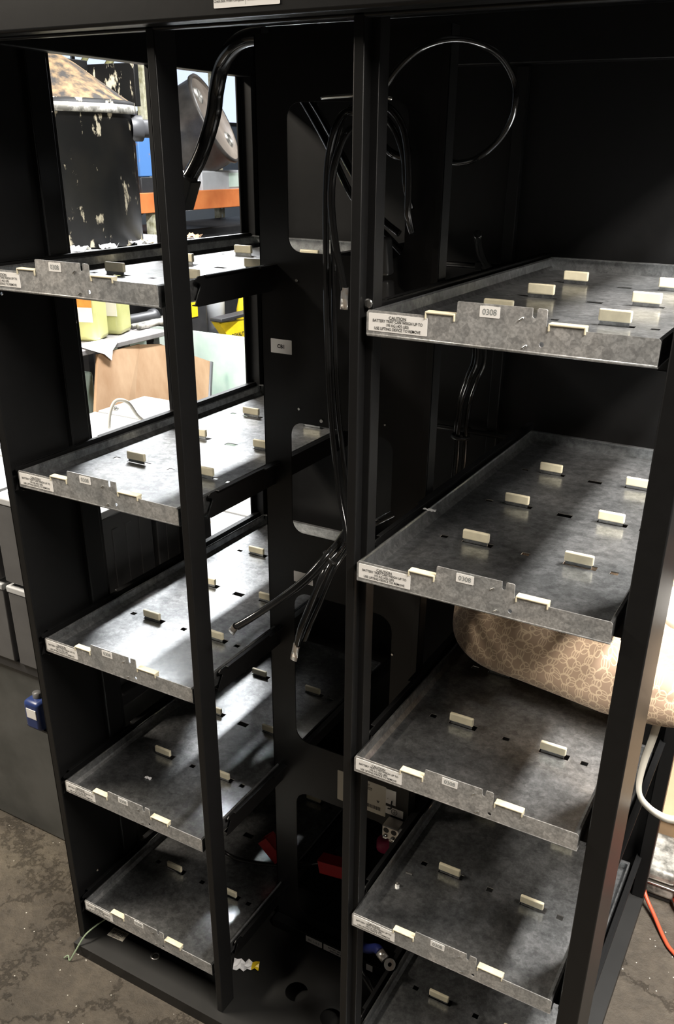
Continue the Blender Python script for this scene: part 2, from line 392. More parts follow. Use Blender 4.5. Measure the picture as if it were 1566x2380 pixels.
# left side panel: folded sheet with front flange, crease and rear flange
b = B(); b.plate(rect(0.0, 0.03, 0.205, 1.74), [circ(0.198, 1.654, 0.0028, 10), circ(0.198, 1.327, 0.0028, 10), circ(0.048, 1.392, 0.0028, 10), circ(0.072, 0.163, 0.003, 10)], 0.002, YZ(-0.530))
b.box((-0.530, 0, 0.03), (-0.515, 0.003, 1.74), 0.001); b.box((-0.528, 0.146, 0.03), (-0.518, 0.1475, 1.74), 0.0005)
b.box((-0.528, 0.150, 0.03), (-0.520, 0.192, 1.74), 0.0015)
cpart('side_panel', b)
b = B(); b.box((-0.530, 0.430, 0.03), (-0.520, 0.470, 1.74), 0.0015); cpart('side_post', b)
b = B(); b.box((-0.530, 0.703, 0.03), (-0.526, 0.760, 1.74), 0.001); b.box((-0.526, 0.716, 0.03), (-0.500, 0.757, 1.74), 0.001); cpart('rear_post', b)
b = B(); b.box((0.502, 0.735, 0.03), (0.530, 0.760, 1.74), 0.002); cpart('rear_post', b)
b = B(); b.box((0.046, 0.742, 0.03), (0.068, 0.759, 1.74), 0.002); cpart('rear_post', b)
b = B(); b.box((-0.135, 0.742, 0.03), (-0.113, 0.759, 1.74), 0.002); cpart('rear_post', b)
# top frame and roof
b = B(); b.box((-0.56, -0.028, 1.731), (0.56, 0.0, TOP), 0.004, 3); b.box((-0.53, 0.0, 1.728), (0.53, 0.012, 1.737), 0.002, 3); cpart('top_beam', b)
b = B(); b.box((-0.530, 0.0, 1.734), (-0.500, 0.76, TOP), 0.002); cpart('side_beam', b)
b = B(); b.box((0.500, 0.0, 1.734), (0.530, 0.76, TOP), 0.002); cpart('side_beam', b)
b = B(); b.box((-0.53, 0.725, 1.742), (0.53, 0.758, TOP), 0.002); cpart('rear_beam', b)
b = B(); b.box((-0.53, 0.045, 1.765), (0.53, 0.060, TOP), 0.001); cpart('inner_beam', b)
b = B(); b.box((-0.53, 0.0, TOP), (0.53, 0.764, TOP+0.002)); cpart('roof_panel', b)
b = B(); b.box((-0.53, 0.760, 0.0), (0.53, 0.762, TOP)); cpart('back_panel', b)
for z in (1.405, 1.078):
    b = B(); b.cyl((-0.50, 0.735, z), (0.49, 0.735, z), 0.0055, n=12); b.box((0.0, 0.728, z-0.008), (0.012, 0.742, z+0.008), 0.001); cpart('cross_rod', b)
# centre wiring panel with rounded windows
PY = 0.260
hl = [rrect(-0.125, 1.461, 0.072, 1.664, 0.022), rrect(-0.125, 0.994, 0.066, 1.193, 0.022), rrect(-0.124, 0.546, 0.077, 0.876, 0.03), rrect(-0.125, 0.080, 0.090, 0.418, 0.03)]
b = B(); b.plate(rect(-0.178, 0.030, 0.127, 1.75), hl, 0.002, XZ(PY))
b.box((0.1255, PY, 0.030), (0.127, PY+0.028, 1.75)); b.box((-0.178, PY, 0.030), (-0.1765, PY+0.03, 1.75))
b.box((0.117, PY-0.0012, 0.030), (0.127, PY, 1.75), 0.0005)
cpart('wiring_panel', b)
b = B()
b.cyl((-0.110, PY, 1.420), (-0.110, PY-0.002, 1.420), 0.0022, n=10); b.cyl((-0.108, PY, 1.217), (-0.108, PY-0.002, 1.217), 0.0022, n=10)
b.cyl((-0.065, PY, 1.203), (-0.065, PY-0.002, 1.203), 0.003, n=10); b.cyl((0.051, PY, 1.214), (0.051, PY-0.002, 1.214), 0.0015, n=10)
b.cyl((0.080, PY, 0.804), (0.080, PY-0.002, 0.804), 0.002, n=10)
b.done('panel_screws', 'steel', cab)
b = B(); b.box((-0.178, 0.236, 0.030), (0.127, PY-0.0015, 0.054), 0.001); cpart('panel_sill', b)
# stickers on the cabinet
sticker('circuit_label', cab, -0.161, 1.304, -0.121, 1.3265, PY, lettering=text_mesh([('CB1', 0, -0.0028, 0.0085)], bold=0.03))
sticker('circuit_label', cab, -0.123, 0.897, -0.083, 0.918, PY, lettering=text_mesh([('TB', 0.004, -0.003, 0.0085)], bold=0.03))
tm = text_mesh([('BATTERY CABINET', -0.004, 0.0255, 0.0052), ('FOR UPS APPLICATIONS', 0.004, 0.0195, 0.0036), ('NONSPILLABLE BATTERY', 0.003, 0.0155, 0.0036), ('NP', -0.018, 0.008, 0.0045), ('192', -0.018, 0.002, 0.0045), ('480 VDC MAX', -0.012, -0.0045, 0.0038)], bold=0.02)
bars = []; x = 0.010
random.seed(3)
while x < 0.042:
    w = random.choice([0.0006, 0.001, 0.0016]); bars.append((x, -0.026, x+w, -0.0175)); x += w+random.choice([0.0006, 0.001])
bars += [(0.034, -0.004, 0.040, -0.0025), (0.035, -0.007, 0.039, -0.0045), (-0.03, -0.013, -0.001, -0.0122), (-0.03, -0.0165, -0.01, -0.0118)]
sticker('rating_label', cab, -0.028, 0.437, 0.079, 0.509, PY, 'labelgrey', 0.002, add_rects(tm, bars))
tm = text_mesh([('E', -0.002, 0.018, 0.010), ('C', -0.001, -0.002, 0.010), ('US', 0.0, -0.014, 0.006)])
b = B(); b.plate(rect(0, 0, 0.021, 0.034), [], -0.001, XZ(0)); b.cyl((0.004, -0.003, 0.012), (0.004, 0, 0.012), 0.0012, n=8); b.cyl((0.014, -0.006, 0.010), (0.014, 0, 0.010), 0.0018, n=8)
b.done('tie_mount', 'label', cab, (0.079, PY, 0.473))
b = B(); b.tube([(0.094, PY-0.005, 0.486), (0.095, PY-0.010, 0.478), (0.093, PY-0.006, 0.468), (0.086, PY-0.004, 0.464)], 0.0016, 8); b.done('tie_end', 'plastic', cab)
gr = bmesh.new()
def ring2(bm, cx, cy, r0, r1, n=28):
    a = [bm.verts.new((cx+r0*math.cos(2*math.pi*i/n), cy+r0*math.sin(2*math.pi*i/n), 0)) for i in range(n)]
    c2 = [bm.verts.new((cx+r1*math.cos(2*math.pi*i/n), cy+r1*math.sin(2*math.pi*i/n), 0)) for i in range(n)]
    for i in range(n): bm.faces.new((a[i], a[(i+1) % n], c2[(i+1) % n], c2[i]))
ring2(gr, 0, 0, 0.0055, 0.0066)
gm = bpy.data.meshes.new('lettering'); gr.to_mesh(gm); gr.free()
add_rects(gm, [(-0.0004, 0.0, 0.0004, 0.0055), (-0.0036, -0.0004, 0.0036, 0.0004), (-0.0024, -0.0020, 0.0024, -0.0013), (-0.0012, -0.0036, 0.0012, -0.0029)])
sticker('ground_label', cab, 0.079, 0.448, 0.1165, 0.466, PY, 'label', lettering=gm)
sticker('circuit_label', cab, -0.090, 0.0325, -0.049, 0.0495, 0.236, lettering=text_mesh([('BC 1-2-3', 0, -0.0028, 0.0078)], bold=0.02), ink='inkgrey')
sticker('circuit_label', cab, -0.045, 0.0325, 0.046, 0.0495, 0.236, lettering=text_mesh([('BATTERY DISCONNECT SENSE', 0, 0.002, 0.0055, 0.9), ('AND TEMP PROBE WIRING', 0, -0.0052, 0.0055, 0.9)], bold=0.02))
sticker('circuit_label', cab, 0.060, 0.0325, 0.075, 0.0495, 0.236)
tm = text_mesh([('Check Box When Complete', -0.0225, -0.0305, 0.0043, 0.8), ('Check Box When Complete', 0.0215, -0.0305, 0.0043, 0.8)], bold=0.01)
add_rects(tm, [(-0.0005, -0.034, -0.0002, 0.034), (-0.029, -0.021, -0.0275, 0.02), (-0.0245, -0.021, -0.023, 0.02), (0.015, -0.018, 0.0165, 0.02), (-0.018, -0.0165, -0.0105, -0.016), (-0.0145, -0.014, -0.0135, -0.0125)])
sticker('instruction_label', cab, -0.032, 1.7405, 0.054, 1.812, -0.0285, 'label', 0.001, tm)
o = B().plate(rect(-0.021, -0.012, 0.021, 0.012), [], 0.0004, XY(0)).done('pan_label', 'labelgrey', cab, (-0.461, 0.045, 0.0302), (0, 0, math.radians(4)))
link('lettering', text_mesh([('INSTALLED', 0, 0.004, 0.007), ('BY FIELD', 0, -0.004, 0.007), ('SERVICE', 0, -0.011, 0.006)], bold=0.02), 'ink', o, (0, 0, 0.0008))
# bolt on the centre post, ground lug block
b = B(); b.cyl((0.146, 0.0165, 1.4375), (0.146, 0.0105, 1.4375), 0.0045, n=6, smooth=False); b.lathe((0.146, 0.012, 1.4375), (0, -1, 0), [(0.0058, 0), (0.0058, 0.0012), (0, 0.0012)], 16)
b.done('post_bolt', 'steel', cab)
b = B(); b.box((0.088, 0.228, 0.416), (0.122, 0.258, 0.446), 0.002)
b.box((0.098, 0.238, 0.402), (0.118, 0.258, 0.418), 0.001)
lb = b.done('ground_lug', 'zinc', cab)
b = B()
for x in (0.097, 0.113): b.cyl((x, 0.2275, 0.437), (x, 0.2295, 0.437), 0.0058, n=18)
b.done('lug_hole', 'ink', lb)
b = B()
for x in (0.096, 0.112): b.lathe((x, 0.228, 0.4215), (0, -1, 0), [(0.005, 0), (0.0048, 0.003), (0.003, 0.0045), (0, 0.005)], 18)
b.done('lug_screw', 'steel', lb)
# tray rails: folded angles on both sides of each tray position
def rail(x, side, z, ystart, name='tray_rail'):
    b = B(); w = 0.0018; zt = z+0.0035; zb = z-0.036
    s = side            # +1: flange points to +X (rail left of the tray), -1: to -X
    n = 5; prof = []
    # hooked nose profile in YZ, extruded along X
    prof = [(ystart+0.018, zt), (ystart+0.006, zt), (ystart+0.001, zt-0.003), (ystart+0.002, zt-0.007), (ystart+0.010, zt-0.010), (ystart+0.011, zt-0.014), (ystart+0.004, zt-0.024), (ystart-0.004, zb), (0.745, zb), (0.745, zt)]
    b.plate(prof, [], w, YZ(x-w/2))
    xa, xb = (x-0.001, x+0.012*s) if s > 0 else (x-0.012, x+0.001)
    b.box((min(xa, xb), ystart+0.004, zb-0.0015), (max(xa, xb), 0.745, zb), 0.0004, 1)
    xa, xb = (x-0.0065*s, x+0.0009*s); b.box((min(xa, xb), ystart+0.02, zt-0.0012), (max(xa, xb), 0.745, zt+0.0006), 0.0004, 1)
    xa, xb = (x-0.012*s, x); b.box((min(xa, xb), 0.215, zt-0.0025), (max(xa, xb), 0.745, zt+0.0004), 0.0004, 1)
    return cpart(name, b)
for k in range(5):
    rail(-0.5125, 1, ZL[k], 0.006); rail(-0.1580, -1, ZL[k], 0.070)
    rail(0.1435, 1, ZR[k], 0.050 if k else 0.045); rail(0.4965, -1, ZR[k], 0.022)

# ------------------------------------------------------------------ battery trays
W, D = 0.339, 0.715
def make_tray():
    t = thing('battery_tray', 'x', 'battery tray', (0, 0, 0), 0, 'galvanized battery trays')
    h = 0.031           # local z of the lip
    b = B()
    # front lip with raised tab, notch and hole
    out = [(0.0, 0.004), (0.0, h-0.003), (0.0025, h), (0.075, h), (0.076, h+0.002), (0.1125, h+0.002), (0.114, h+0.001), (0.1145, h+0.018), (0.1155, h+0.019), (0.2015, h+0.019), (0.2020, h+0.010),
           (0.2030, h+0.0085), (0.2055, h+0.0085), (0.2067, h+0.010), (0.2070, h+0.018), (0.2080, h+0.019), (0.2165, h+0.019), (0.2180, h+0.0175), (0.2183, h+0.001), (0.2195, h), (0.221, h+0.002), (0.260, h+0.002), (0.262, h), (0.3365, h), (0.339, h-0.003), (0.339, 0.004)]
    b.plate(out, [circ(0.215, h-0.0185, 0.0028, 14)], 0.0015, XZ(0.0))
    arc = [(0, 0.0, 0.004), (0, 0.0005, 0.002), (0, 0.002, 0.0005), (0, 0.004, 0.0), (0, 0.016, 0.0)]
    b.sweep(arc, (0.0, 0, 0), (W, 0, 0))
    body = b.done('front_lip', 'galvlip_lit', t)
    sol = body.modifiers.new('sheet', 'SOLIDIFY'); sol.thickness = 0.0005; sol.offset = -1
    # floor sheet with tab slots and square holes
    b = B(); fz = 0.0095; holes = []
    for r, y in enumerate((0.176, 0.354, 0.535)):
        for x in (0.0775, 0.2285): holes.append(rect(x, y+0.001, x+0.046, y+0.015))
        if r == 0:
            for x in (0.043, 0.168, 0.293): holes.append(rect(x, y+0.002, x+0.011, y+0.012))
        else:
            holes.append(rect(0.046, y, 0.058, y+0.009)); holes.append(rect(0.166, y-0.004, 0.190, y+0.010)); holes.append(rect(0.293, y, 0.304, y+0.009))
    b.plate(rect(0.011, 0.0012, W-0.011, D-0.001), holes, -0.0012, XY(fz))
    # side and rear walls, sloped step at the foot
    pl = [(0.0008, 0, 0.001), (0.0004, 0, h-0.002), (0.0035, 0, h-0.0005), (0.0045, 0, h-0.003), (0.0052, 0, fz+0.006), (0.0075, 0, fz+0.0035), (0.0112, 0, fz)]
    b.sweep(pl, (0, 0.0015, 0), (0, D, 0), smooth=False)
    b.sweep([(W-p[0], 0, p[2]) for p in pl], (0, 0.0015, 0), (0, D, 0), smooth=False)
    b.box((0.002, D-0.0015, 0.001), (W-0.002, D, h)); b.box((0.004, D-0.0085, h-0.0015), (W-0.004, D, h))
    b.done('tray_pan', 'galv', t)
    # spacer tabs with nylon caps
    for y in (0.176, 0.354, 0.535):
        for x in (0.0785, 0.2295):
            b = B(); b.box((x, y+0.001, fz+0.005), (x+0.0405, y+0.0075, fz+0.0195), 0.002, 3)
            cp = b.done('spacer_cap', 'clip', t)
            b = B(); b.box((x+0.002, y+0.003, fz), (x+0.0385, y+0.0045, fz+0.006)); b.done('metal_tab', 'galv', cp)
    for x0, x1 in ((0.0755, 0.1125), (0.2205, 0.2615)):
        b = B(); z0 = h+0.0022
        b.box((x0, -0.0016, z0), (x1, 0.0100, z0+0.0028), 0.0011, 3)
        b.box((x0, -0.0016, z0-0.0060), (x0+0.0018, 0.0085, z0+0.0012), 0.0006, 2); b.box((x1-0.0018, -0.0016, z0-0.0060), (x1, 0.0085, z0+0.0012), 0.0006, 2)
        b.box((x0+0.001, 0.0080, z0-0.0065), (x1-0.001, 0.0095, z0+0.001), 0.0004, 1)
        b.done('edge_cap', 'clip', t)
    # labels
    tm = text_mesh([('CAUTION', 0, 0.0048, 0.0050), ('BATTERY TRAY CAN WEIGH UP TO', 0, 0.0006, 0.0047, 0.86), ('193 KG (425 LBS)', 0, -0.0038, 0.0047, 0.86), ('USE LIFTING DEVICE TO REMOVE', 0, -0.0082, 0.0047, 0.86)], bold=0.012)
    add_rects(tm, [(-0.0105, 0.0041, 0.0105, 0.0044)])
    sticker('caution_label', t, 0.0030, h-0.0235, 0.0790, h-0.0030, 0.0, lettering=tm)
    sticker('number_label', t, 0.1415, h+0.0045, 0.1650, h+0.0165, 0.0, lettering=text_mesh([('0308', 0, -0.0030, 0.0092, 0.92)]), ink='inkgrey')
    for x, z in ((0.190, h+0.0065), (0.1965, h-0.0225)):
        b = B(); b.box((x-0.003, -0.0013, z-0.001), (x+0.003, 0.0, z+0.001), 0.0004, 1, rot=(math.radians(-38), 'Y'))
        b.done('weld_tab', 'steel', t)
    return t
proto = make_tray()
def dup(root):
    r = root.copy(); C.objects.link(r)
    for ch in list(root.children):
        c = ch.copy(); C.objects.link(c); c.parent = r
        for g in ch.children:
            d = g.copy(); C.objects.link(d); d.parent = c
    return r
lev = ['topmost', 'second from the top', 'middle', 'second from the bottom', 'lowest']
first = True
for side, X0, ZZ, YY in (('left', XL, ZL, YL), ('right', XR, ZR, YR)):
    for k in range(5):
        t = proto if first else dup(proto); first = False
        t.location = (X0, YY[k], ZZ[k]-0.031)
        t['label'] = 'galvanized battery tray, %s in the %s column' % (lev[k], side)

# ------------------------------------------------------------------ cables
def cable(label, pts, r, lug=None, mat='cable', name='battery_cable', group=None, ring=False):
    b = B(); b.tube(pts, r, 12)
    if lug is None:
        o = b.done(name, mat); tag(o, label, 'cable', group); return o
    t = thing(name, label, 'cable', pts[0], 0, group); off = Vector(pts[0])
    o = b.done('jacket', mat, t, -off)
    p = Vector(lug[0]); q = Vector(lug[1]); d = (q-p).normalized(); L = (q-p).length
    s = d.cross(Vector((0, 1, 0))).normalized(); u = s.cross(d).normalized()
    R = Matrix((s, u, d)).transposed()
    b = B()
    b.lathe((0, 0, 0), (0, 0, 1), [(r*0.98, -0.004), (r*1.02, 0), (r*1.02, L*0.42)], 20)
    # flattened palm
    rings = []
    for k, (w, h2, z) in enumerate([(r*1.02, r*1.02, L*0.42), (r*1.1, r*0.7, L*0.55), (r*1.18, r*0.35, L*0.66), (r*1.15, r*0.28, L)]):
        rings.append([b.bm.verts.new((w*math.cos(2*math.pi*i/20), h2*math.sin(2*math.pi*i/20), z)) for i in range(20)])
    for a2, c2 in zip(rings, rings[1:]):
        for i in range(20):
            f = b.bm.faces.new((a2[i], a2[(i+1) % 20], c2[(i+1) % 20], c2[i])); f.smooth = True
    b.bm.faces.new(rings[-1])
    l = b.done('crimp_lug', 'copper', t, p-off); l.rotation_euler = R.to_euler()
    return t
cable('thick black conduit cable arching from the cabinet roof behind the left post', [(-0.185, 0.300, 1.752), (-0.219, 0.300, 1.750), (-0.252, 0.310, 1.740), (-0.287, 0.330, 1.721), (-0.307, 0.340, 1.687), (-0.314, 0.340, 1.656), (-0.327, 0.340, 1.625), (-0.339, 0.330, 1.590), (-0.353, 0.320, 1.562), (-0.362, 0.310, 1.545)], 0.0125, name='supply_cable')
t = thing('cable_connector', 'square black plug at the lower end of the thick arching cable', 'connector', (-0.362, 0.310, 1.540))
b = B(); R = Matrix.Rotation(math.radians(24), 3, 'Y')
b.box((-0.0205, -0.014, -0.026), (0.0205, 0.014, 0.024), 0.002, 2, rot=R, piv=(0, 0, 0)); b.done('housing', 'plastic', t)
b = B(); b.cyl((-0.012, -0.0142, -0.002), (-0.012, -0.0165, -0.002), 0.004, n=14); b.done('screw', 'plastic', t)
b = B(); b.tube([(-0.008, 0, -0.02), (-0.017, 0, -0.05), (-0.028, 0.005, -0.085)], 0.006, 10); b.done('tail', 'cable', t)
cable('black cable bent in a wide loop below the roof beside the centre post', [(0.052, 0.200, 1.613), (0.056, 0.200, 1.658), (0.071, 0.200, 1.684), (0.097, 0.200, 1.708), (0.121, 0.210, 1.7225), (0.142, 0.240, 1.7295), (0.161, 0.280, 1.7265), (0.182, 0.300, 1.713), (0.195, 0.320, 1.687), (0.199, 0.320, 1.661), (0.190, 0.330, 1.639), (0.170, 0.340, 1.615), (0.143, 0.340, 1.595), (0.111, 0.350, 1.588), (0.080, 0.360, 1.592), (0.05, 0.36, 1.60)], 0.0042)
g = 'black cables hanging in the upper window of the wiring panel'
cable('leftmost black cable hanging from the upper panel window to the cable junction halfway down', [(0.028, 0.200, 1.647), (0.011, 0.190, 1.647), (0.002, 0.180, 1.627), (-0.008, 0.180, 1.591), (-0.011, 0.180, 1.549), (-0.011, 0.180, 1.488), (-0.009, 0.180, 1.377), (-0.002, 0.180, 1.250), (0.017, 0.170, 1.140), (0.043, 0.150, 1.077), (0.051, 0.140, 1.056)], 0.0046, group=g)
cable('second black cable hanging full length just right of the leftmost one', [(0.035, 0.210, 1.654), (0.012, 0.200, 1.651), (0.005, 0.190, 1.628), (-0.005, 0.190, 1.586), (-0.007, 0.190, 1.532), (-0.004, 0.190, 1.464), (-0.001, 0.190, 1.344), (0.006, 0.190, 1.242), (0.021, 0.190, 1.134), (0.042, 0.170, 1.061)], 0.0042, group=g)
cable('black cable ending in a bright lug beside the centre post, below the upper panel window', [(0.035, 0.200, 1.633), (0.025, 0.170, 1.622), (0.014, 0.160, 1.586), (0.009, 0.160, 1.555), (0.010, 0.160, 1.523), (0.016, 0.160, 1.485), (0.025, 0.160, 1.452), (0.031, 0.160, 1.425)], 0.0052, lug=((0.031, 0.160, 1.427), (0.030, 0.160, 1.401)))
cable('lower of two black cables running diagonally behind the upper panel window', [(-0.175, 0.352, 1.697), (-0.147, 0.350, 1.664), (-0.097, 0.330, 1.611), (-0.044, 0.310, 1.544), (-0.003, 0.310, 1.504), (0.028, 0.300, 1.485), (0.070, 0.300, 1.450)], 0.0052, group=g)
cable('upper of two black cables running diagonally behind the upper panel window', [(-0.165, 0.362, 1.697), (-0.134, 0.360, 1.661), (-0.097, 0.350, 1.618), (-0.044, 0.330, 1.560), (-0.006, 0.330, 1.514), (0.03, 0.33, 1.49)], 0.0050, group=g)
cable('longest black cable drooping right of the centre post in the upper panel window', [(0.030, 0.220, 1.648), (0.049, 0.220, 1.656), (0.066, 0.220, 1.650), (0.082, 0.220, 1.631), (0.090, 0.220, 1.603), (0.094, 0.220, 1.566), (0.094, 0.222, 1.525), (0.093, 0.24, 1.50)], 0.0048, group=g)
cable('inner short black cable curving under the drooping one right of the centre post', [(0.030, 0.23, 1.645), (0.041, 0.230, 1.648), (0.058, 0.230, 1.636), (0.071, 0.230, 1.618), (0.081, 0.230, 1.592), (0.085, 0.230, 1.560), (0.088, 0.245, 1.53)], 0.0042, group=g)
cable('black cable crossing low right of the centre post in the upper panel window', [(0.010, 0.26, 1.633), (0.020, 0.260, 1.627), (0.035, 0.250, 1.613), (0.057, 0.240, 1.600), (0.074, 0.240, 1.596), (0.083, 0.240, 1.606)], 0.0052, group=g)
o = B().tube([(-0.030, 0.2, 1.6655), (-0.005, 0.198, 1.6665), (0.034, 0.198, 1.6675), (0.056, 0.202, 1.667), (0.070, 0.21, 1.663)], 0.0025, 8).done('cable_tie', 'steel'); tag(o, 'shiny tie clamping the cable bundle at the top of the upper panel window', 'cable tie')
low = 'cut cables tied at the middle of the centre bay'
cable('black cable reaching forward left from the tied junction to a bare lug', [(0.040, 0.235, 1.075), (0.023, 0.200, 1.057), (0.024, 0.160, 1.043), (0.022, 0.130, 1.033), (0.005, 0.100, 1.004), (-0.020, 0.070, 0.977), (-0.049, 0.040, 0.952), (-0.081, 0.020, 0.928)], 0.0056, lug=((-0.080, 0.0205, 0.929), (-0.097, 0.010, 0.909)))
cable('thinner black cable running just under the one that reaches forward left', [(0.040, 0.235, 1.065), (0.023, 0.200, 1.048), (0.028, 0.160, 1.034), (0.016, 0.130, 1.013), (-0.007, 0.100, 0.984), (-0.037, 0.070, 0.959), (-0.061, 0.045, 0.939), (-0.081, 0.027, 0.923)], 0.0040)
cable('black cable hanging down from the tied junction with a square bright lug', [(0.030, 0.235, 1.05), (0.017, 0.210, 1.032), (0.013, 0.180, 1.017), (0.008, 0.160, 1.003), (0.004, 0.140, 0.979), (-0.010, 0.130, 0.933), (-0.021, 0.120, 0.895), (-0.030, 0.120, 0.860)], 0.0058, lug=((-0.030, 0.120, 0.862), (-0.037, 0.120, 0.829)))
cable('second black cable hanging behind the one with the square lug', [(0.038, 0.24, 1.04), (0.022, 0.220, 1.026), (0.018, 0.190, 1.008), (0.012, 0.165, 0.985), (0.0, 0.145, 0.935), (-0.012, 0.132, 0.895), (-0.020, 0.128, 0.868)], 0.0044)
o = B().lathe((0.018, 0.147, 1.020), (-0.6, -0.4, -0.7), [(0.0135, -0.003), (0.015, -0.002), (0.015, 0.002), (0.0135, 0.003), (0.0135, -0.003)], 20).done('cable_tie', 'plastic'); tag(o, 'black tie around the cables at the middle junction', 'cable tie')
# connector housings by the centre post
for i, (za, zb, xx, lab) in enumerate(((1.440, 1.492, 0.052, 'upper'), (1.392, 1.434, 0.057, 'lower'))):
    t = thing('plug_housing', '%s of the two grey-black plug housings hanging behind the centre post' % lab, 'connector', (xx, 0.232, za))
    b = B(); b.box((-0.016, -0.010, 0), (0.012, 0.012, zb-za), 0.004, 3, rot=(math.radians(-6), 'Y')); b.done('housing', 'tarnish', t)
    b = B(); b.box((-0.012, -0.0115, 0.008), (0.002, -0.0095, zb-za-0.010), 0.002, 2, rot=(math.radians(-6), 'Y'), piv=(0, 0, 0)); b.done('recess', 'darkgrey', t)
# rear cable bundle behind the right column
for i, dx in enumerate((0.0, 0.013, -0.010)):
    pts = [(0.056, 0.600, 1.345), (0.067, 0.600, 1.261), (0.056, 0.600, 1.220), (0.037, 0.620, 1.172), (0.033, 0.620, 1.112), (0.034, 0.620, 1.060), (0.032, 0.620, 0.996), (0.032, 0.620, 0.90)]
    cable(['middle', 'right', 'left'][i]+' of three black cables tied together against the back of the cabinet', [(x+dx, y+0.006*i, z) for x, y, z in pts], 0.0045, group='cables tied at the back of the cabinet')
o = B().lathe((0.035, 0.626, 1.098), (0.1, 0, 1), [(0.017, -0.003), (0.019, -0.002), (0.019, 0.003), (0.017, 0.004), (0.017, -0.003)], 20).done('cable_tie', 'plastic'); tag(o, 'black tie around the three cables at the back', 'cable tie')
cable('black cable curving behind the right top tray near the wiring panel edge', [(0.128, 0.40, 1.49), (0.098, 0.50, 1.45), (0.085, 0.60, 1.41), (0.09, 0.66, 1.39), (0.07, 0.70, 1.37)], 0.006)
cable('black cables bunched beside the centre post just above the second right tray', [(0.010, 0.255, 1.03), (0.045, 0.25, 1.050), (0.075, 0.27, 1.068), (0.098, 0.29, 1.064), (0.118, 0.31, 1.045), (0.125, 0.32, 1.02)], 0.007)
# cable ties lying on the rear of left trays
o = B().tube([(-0.172, 0.66, 0.8), (-0.16, 0.65, 0.812), (-0.17, 0.63, 0.806), (-0.155, 0.62, 0.81), (-0.165, 0.60, 0.80)], 0.003, 8).done('tie_scrap', 'plastic'); tag(o, 'tangled black tie on the rear edge of the middle left tray', 'cable tie')

# red connectors in the lower centre bay
def red_plug(label, c, ang, L=0.072):
    t = thing('red_plug', label, 'connector', c, 0, 'red battery plugs')
    R = Matrix.Rotation(math.radians(ang), 3, 'Y')
    b = B()
    for a3, b3 in (((-L/2, -0.014, -0.018), (L/2, -0.011, 0.018)), ((-L/2, 0.011, -0.018), (L/2, 0.014, 0.018)), ((-L/2, -0.014, 0.015), (L/2, 0.014, 0.018)), ((-L/2, -0.014, -0.018), (L/2, 0.014, -0.015)), ((-L/2+0.012, -0.012, -0.016), (L/2, 0.012, 0.016))):
        b.box(a3, b3, 0.0008, 1, rot=R, piv=(0, 0, 0))
    b.done('shell', 'red', t)
    b = B(); b.box((-L/2+0.004, -0.010, -0.002), (-L/2+0.03, 0.010, 0.002), rot=R, piv=(0, 0, 0)); b.done('contact', 'ink', t)
    return t
red_plug('red plug pointing left in the lowest window of the wiring panel', (-0.040, 0.285, 0.230), -10, 0.080)
red_plug('red plug lying tilted at the right edge of the lowest left tray', (-0.212, 0.300, 0.192), 42, 0.060)
cable('black cable lying across the lowest left tray to the red plug', [(-0.42, 0.33, 0.137), (-0.382, 0.300, 0.134), (-0.332, 0.280, 0.134), (-0.282, 0.28, 0.136), (-0.21, 0.29, 0.150), (-0.141, 0.290, 0.185), (-0.078, 0.287, 0.222)], 0.0048)
o = B().lathe((0.048, 0.33, 0.31), (0.5, -1, 0), [(0.016, 0), (0.018, 0.004), (0.018, 0.022), (0.012, 0.026), (0, 0.026)], 20).done('magenta_grommet', 'magenta'); tag(o, 'dark magenta round plastic disc below the ground lug block', 'disc')
# blue shrink cable with ring lug
t = thing('ring_lug_cable', 'blue sleeved cable with a shiny ring lug low beside the centre post', 'cable', (0.05, 0.21, 0.12))
b = B(); b.tube([(0.0, 0.02, -0.02), (0.03, -0.01, 0.02), (0.055, -0.022, 0.047), (0.068, -0.03, 0.052)], 0.0095, 14); b.done('sleeve', 'blue_shrink', t)
R = Matrix.Rotation(math.radians(38), 3, 'Y') @ Matrix.Rotation(math.radians(35), 3, 'X')
b = B()
b.cyl(Vector((0.066, -0.030, 0.052)), Vector((0.082, -0.036, 0.046)), 0.0092, n=20); b.cyl(Vector((0.0655, -0.0298, 0.0522)), Vector((0.067, -0.0302, 0.0518)), 0.006, n=16)
n0 = len(b.bm.verts)
b.plate([(x, y) for x, y in circ(0, 0, 0.0115, 24)], [circ(0, 0, 0.0042, 16)], 0.0022, XY(0)); b.bm.verts.ensure_lookup_table()
for v in list(b.bm.verts)[n0:]: v.co = R @ v.co + Vector((0.094, -0.040, 0.043))
b.done('ring_lug', 'copper', t)
cable('black cable resting on the base pan behind the lowest right tray edge', [(-0.02, 0.30, 0.16), (0.029, 0.250, 0.107), (0.060, 0.200, 0.095), (0.100, 0.17, 0.085), (0.135, 0.160, 0.060), (0.175, 0.16, 0.040)], 0.0070)
cable('grey cable hanging behind the bottom corner of the lowest panel window', [(-0.08, 0.36, 0.2), (-0.04, 0.33, 0.18), (-0.01, 0.30, 0.12), (0.005, 0.28, 0.08), (0.01, 0.275, 0.06)], 0.008)
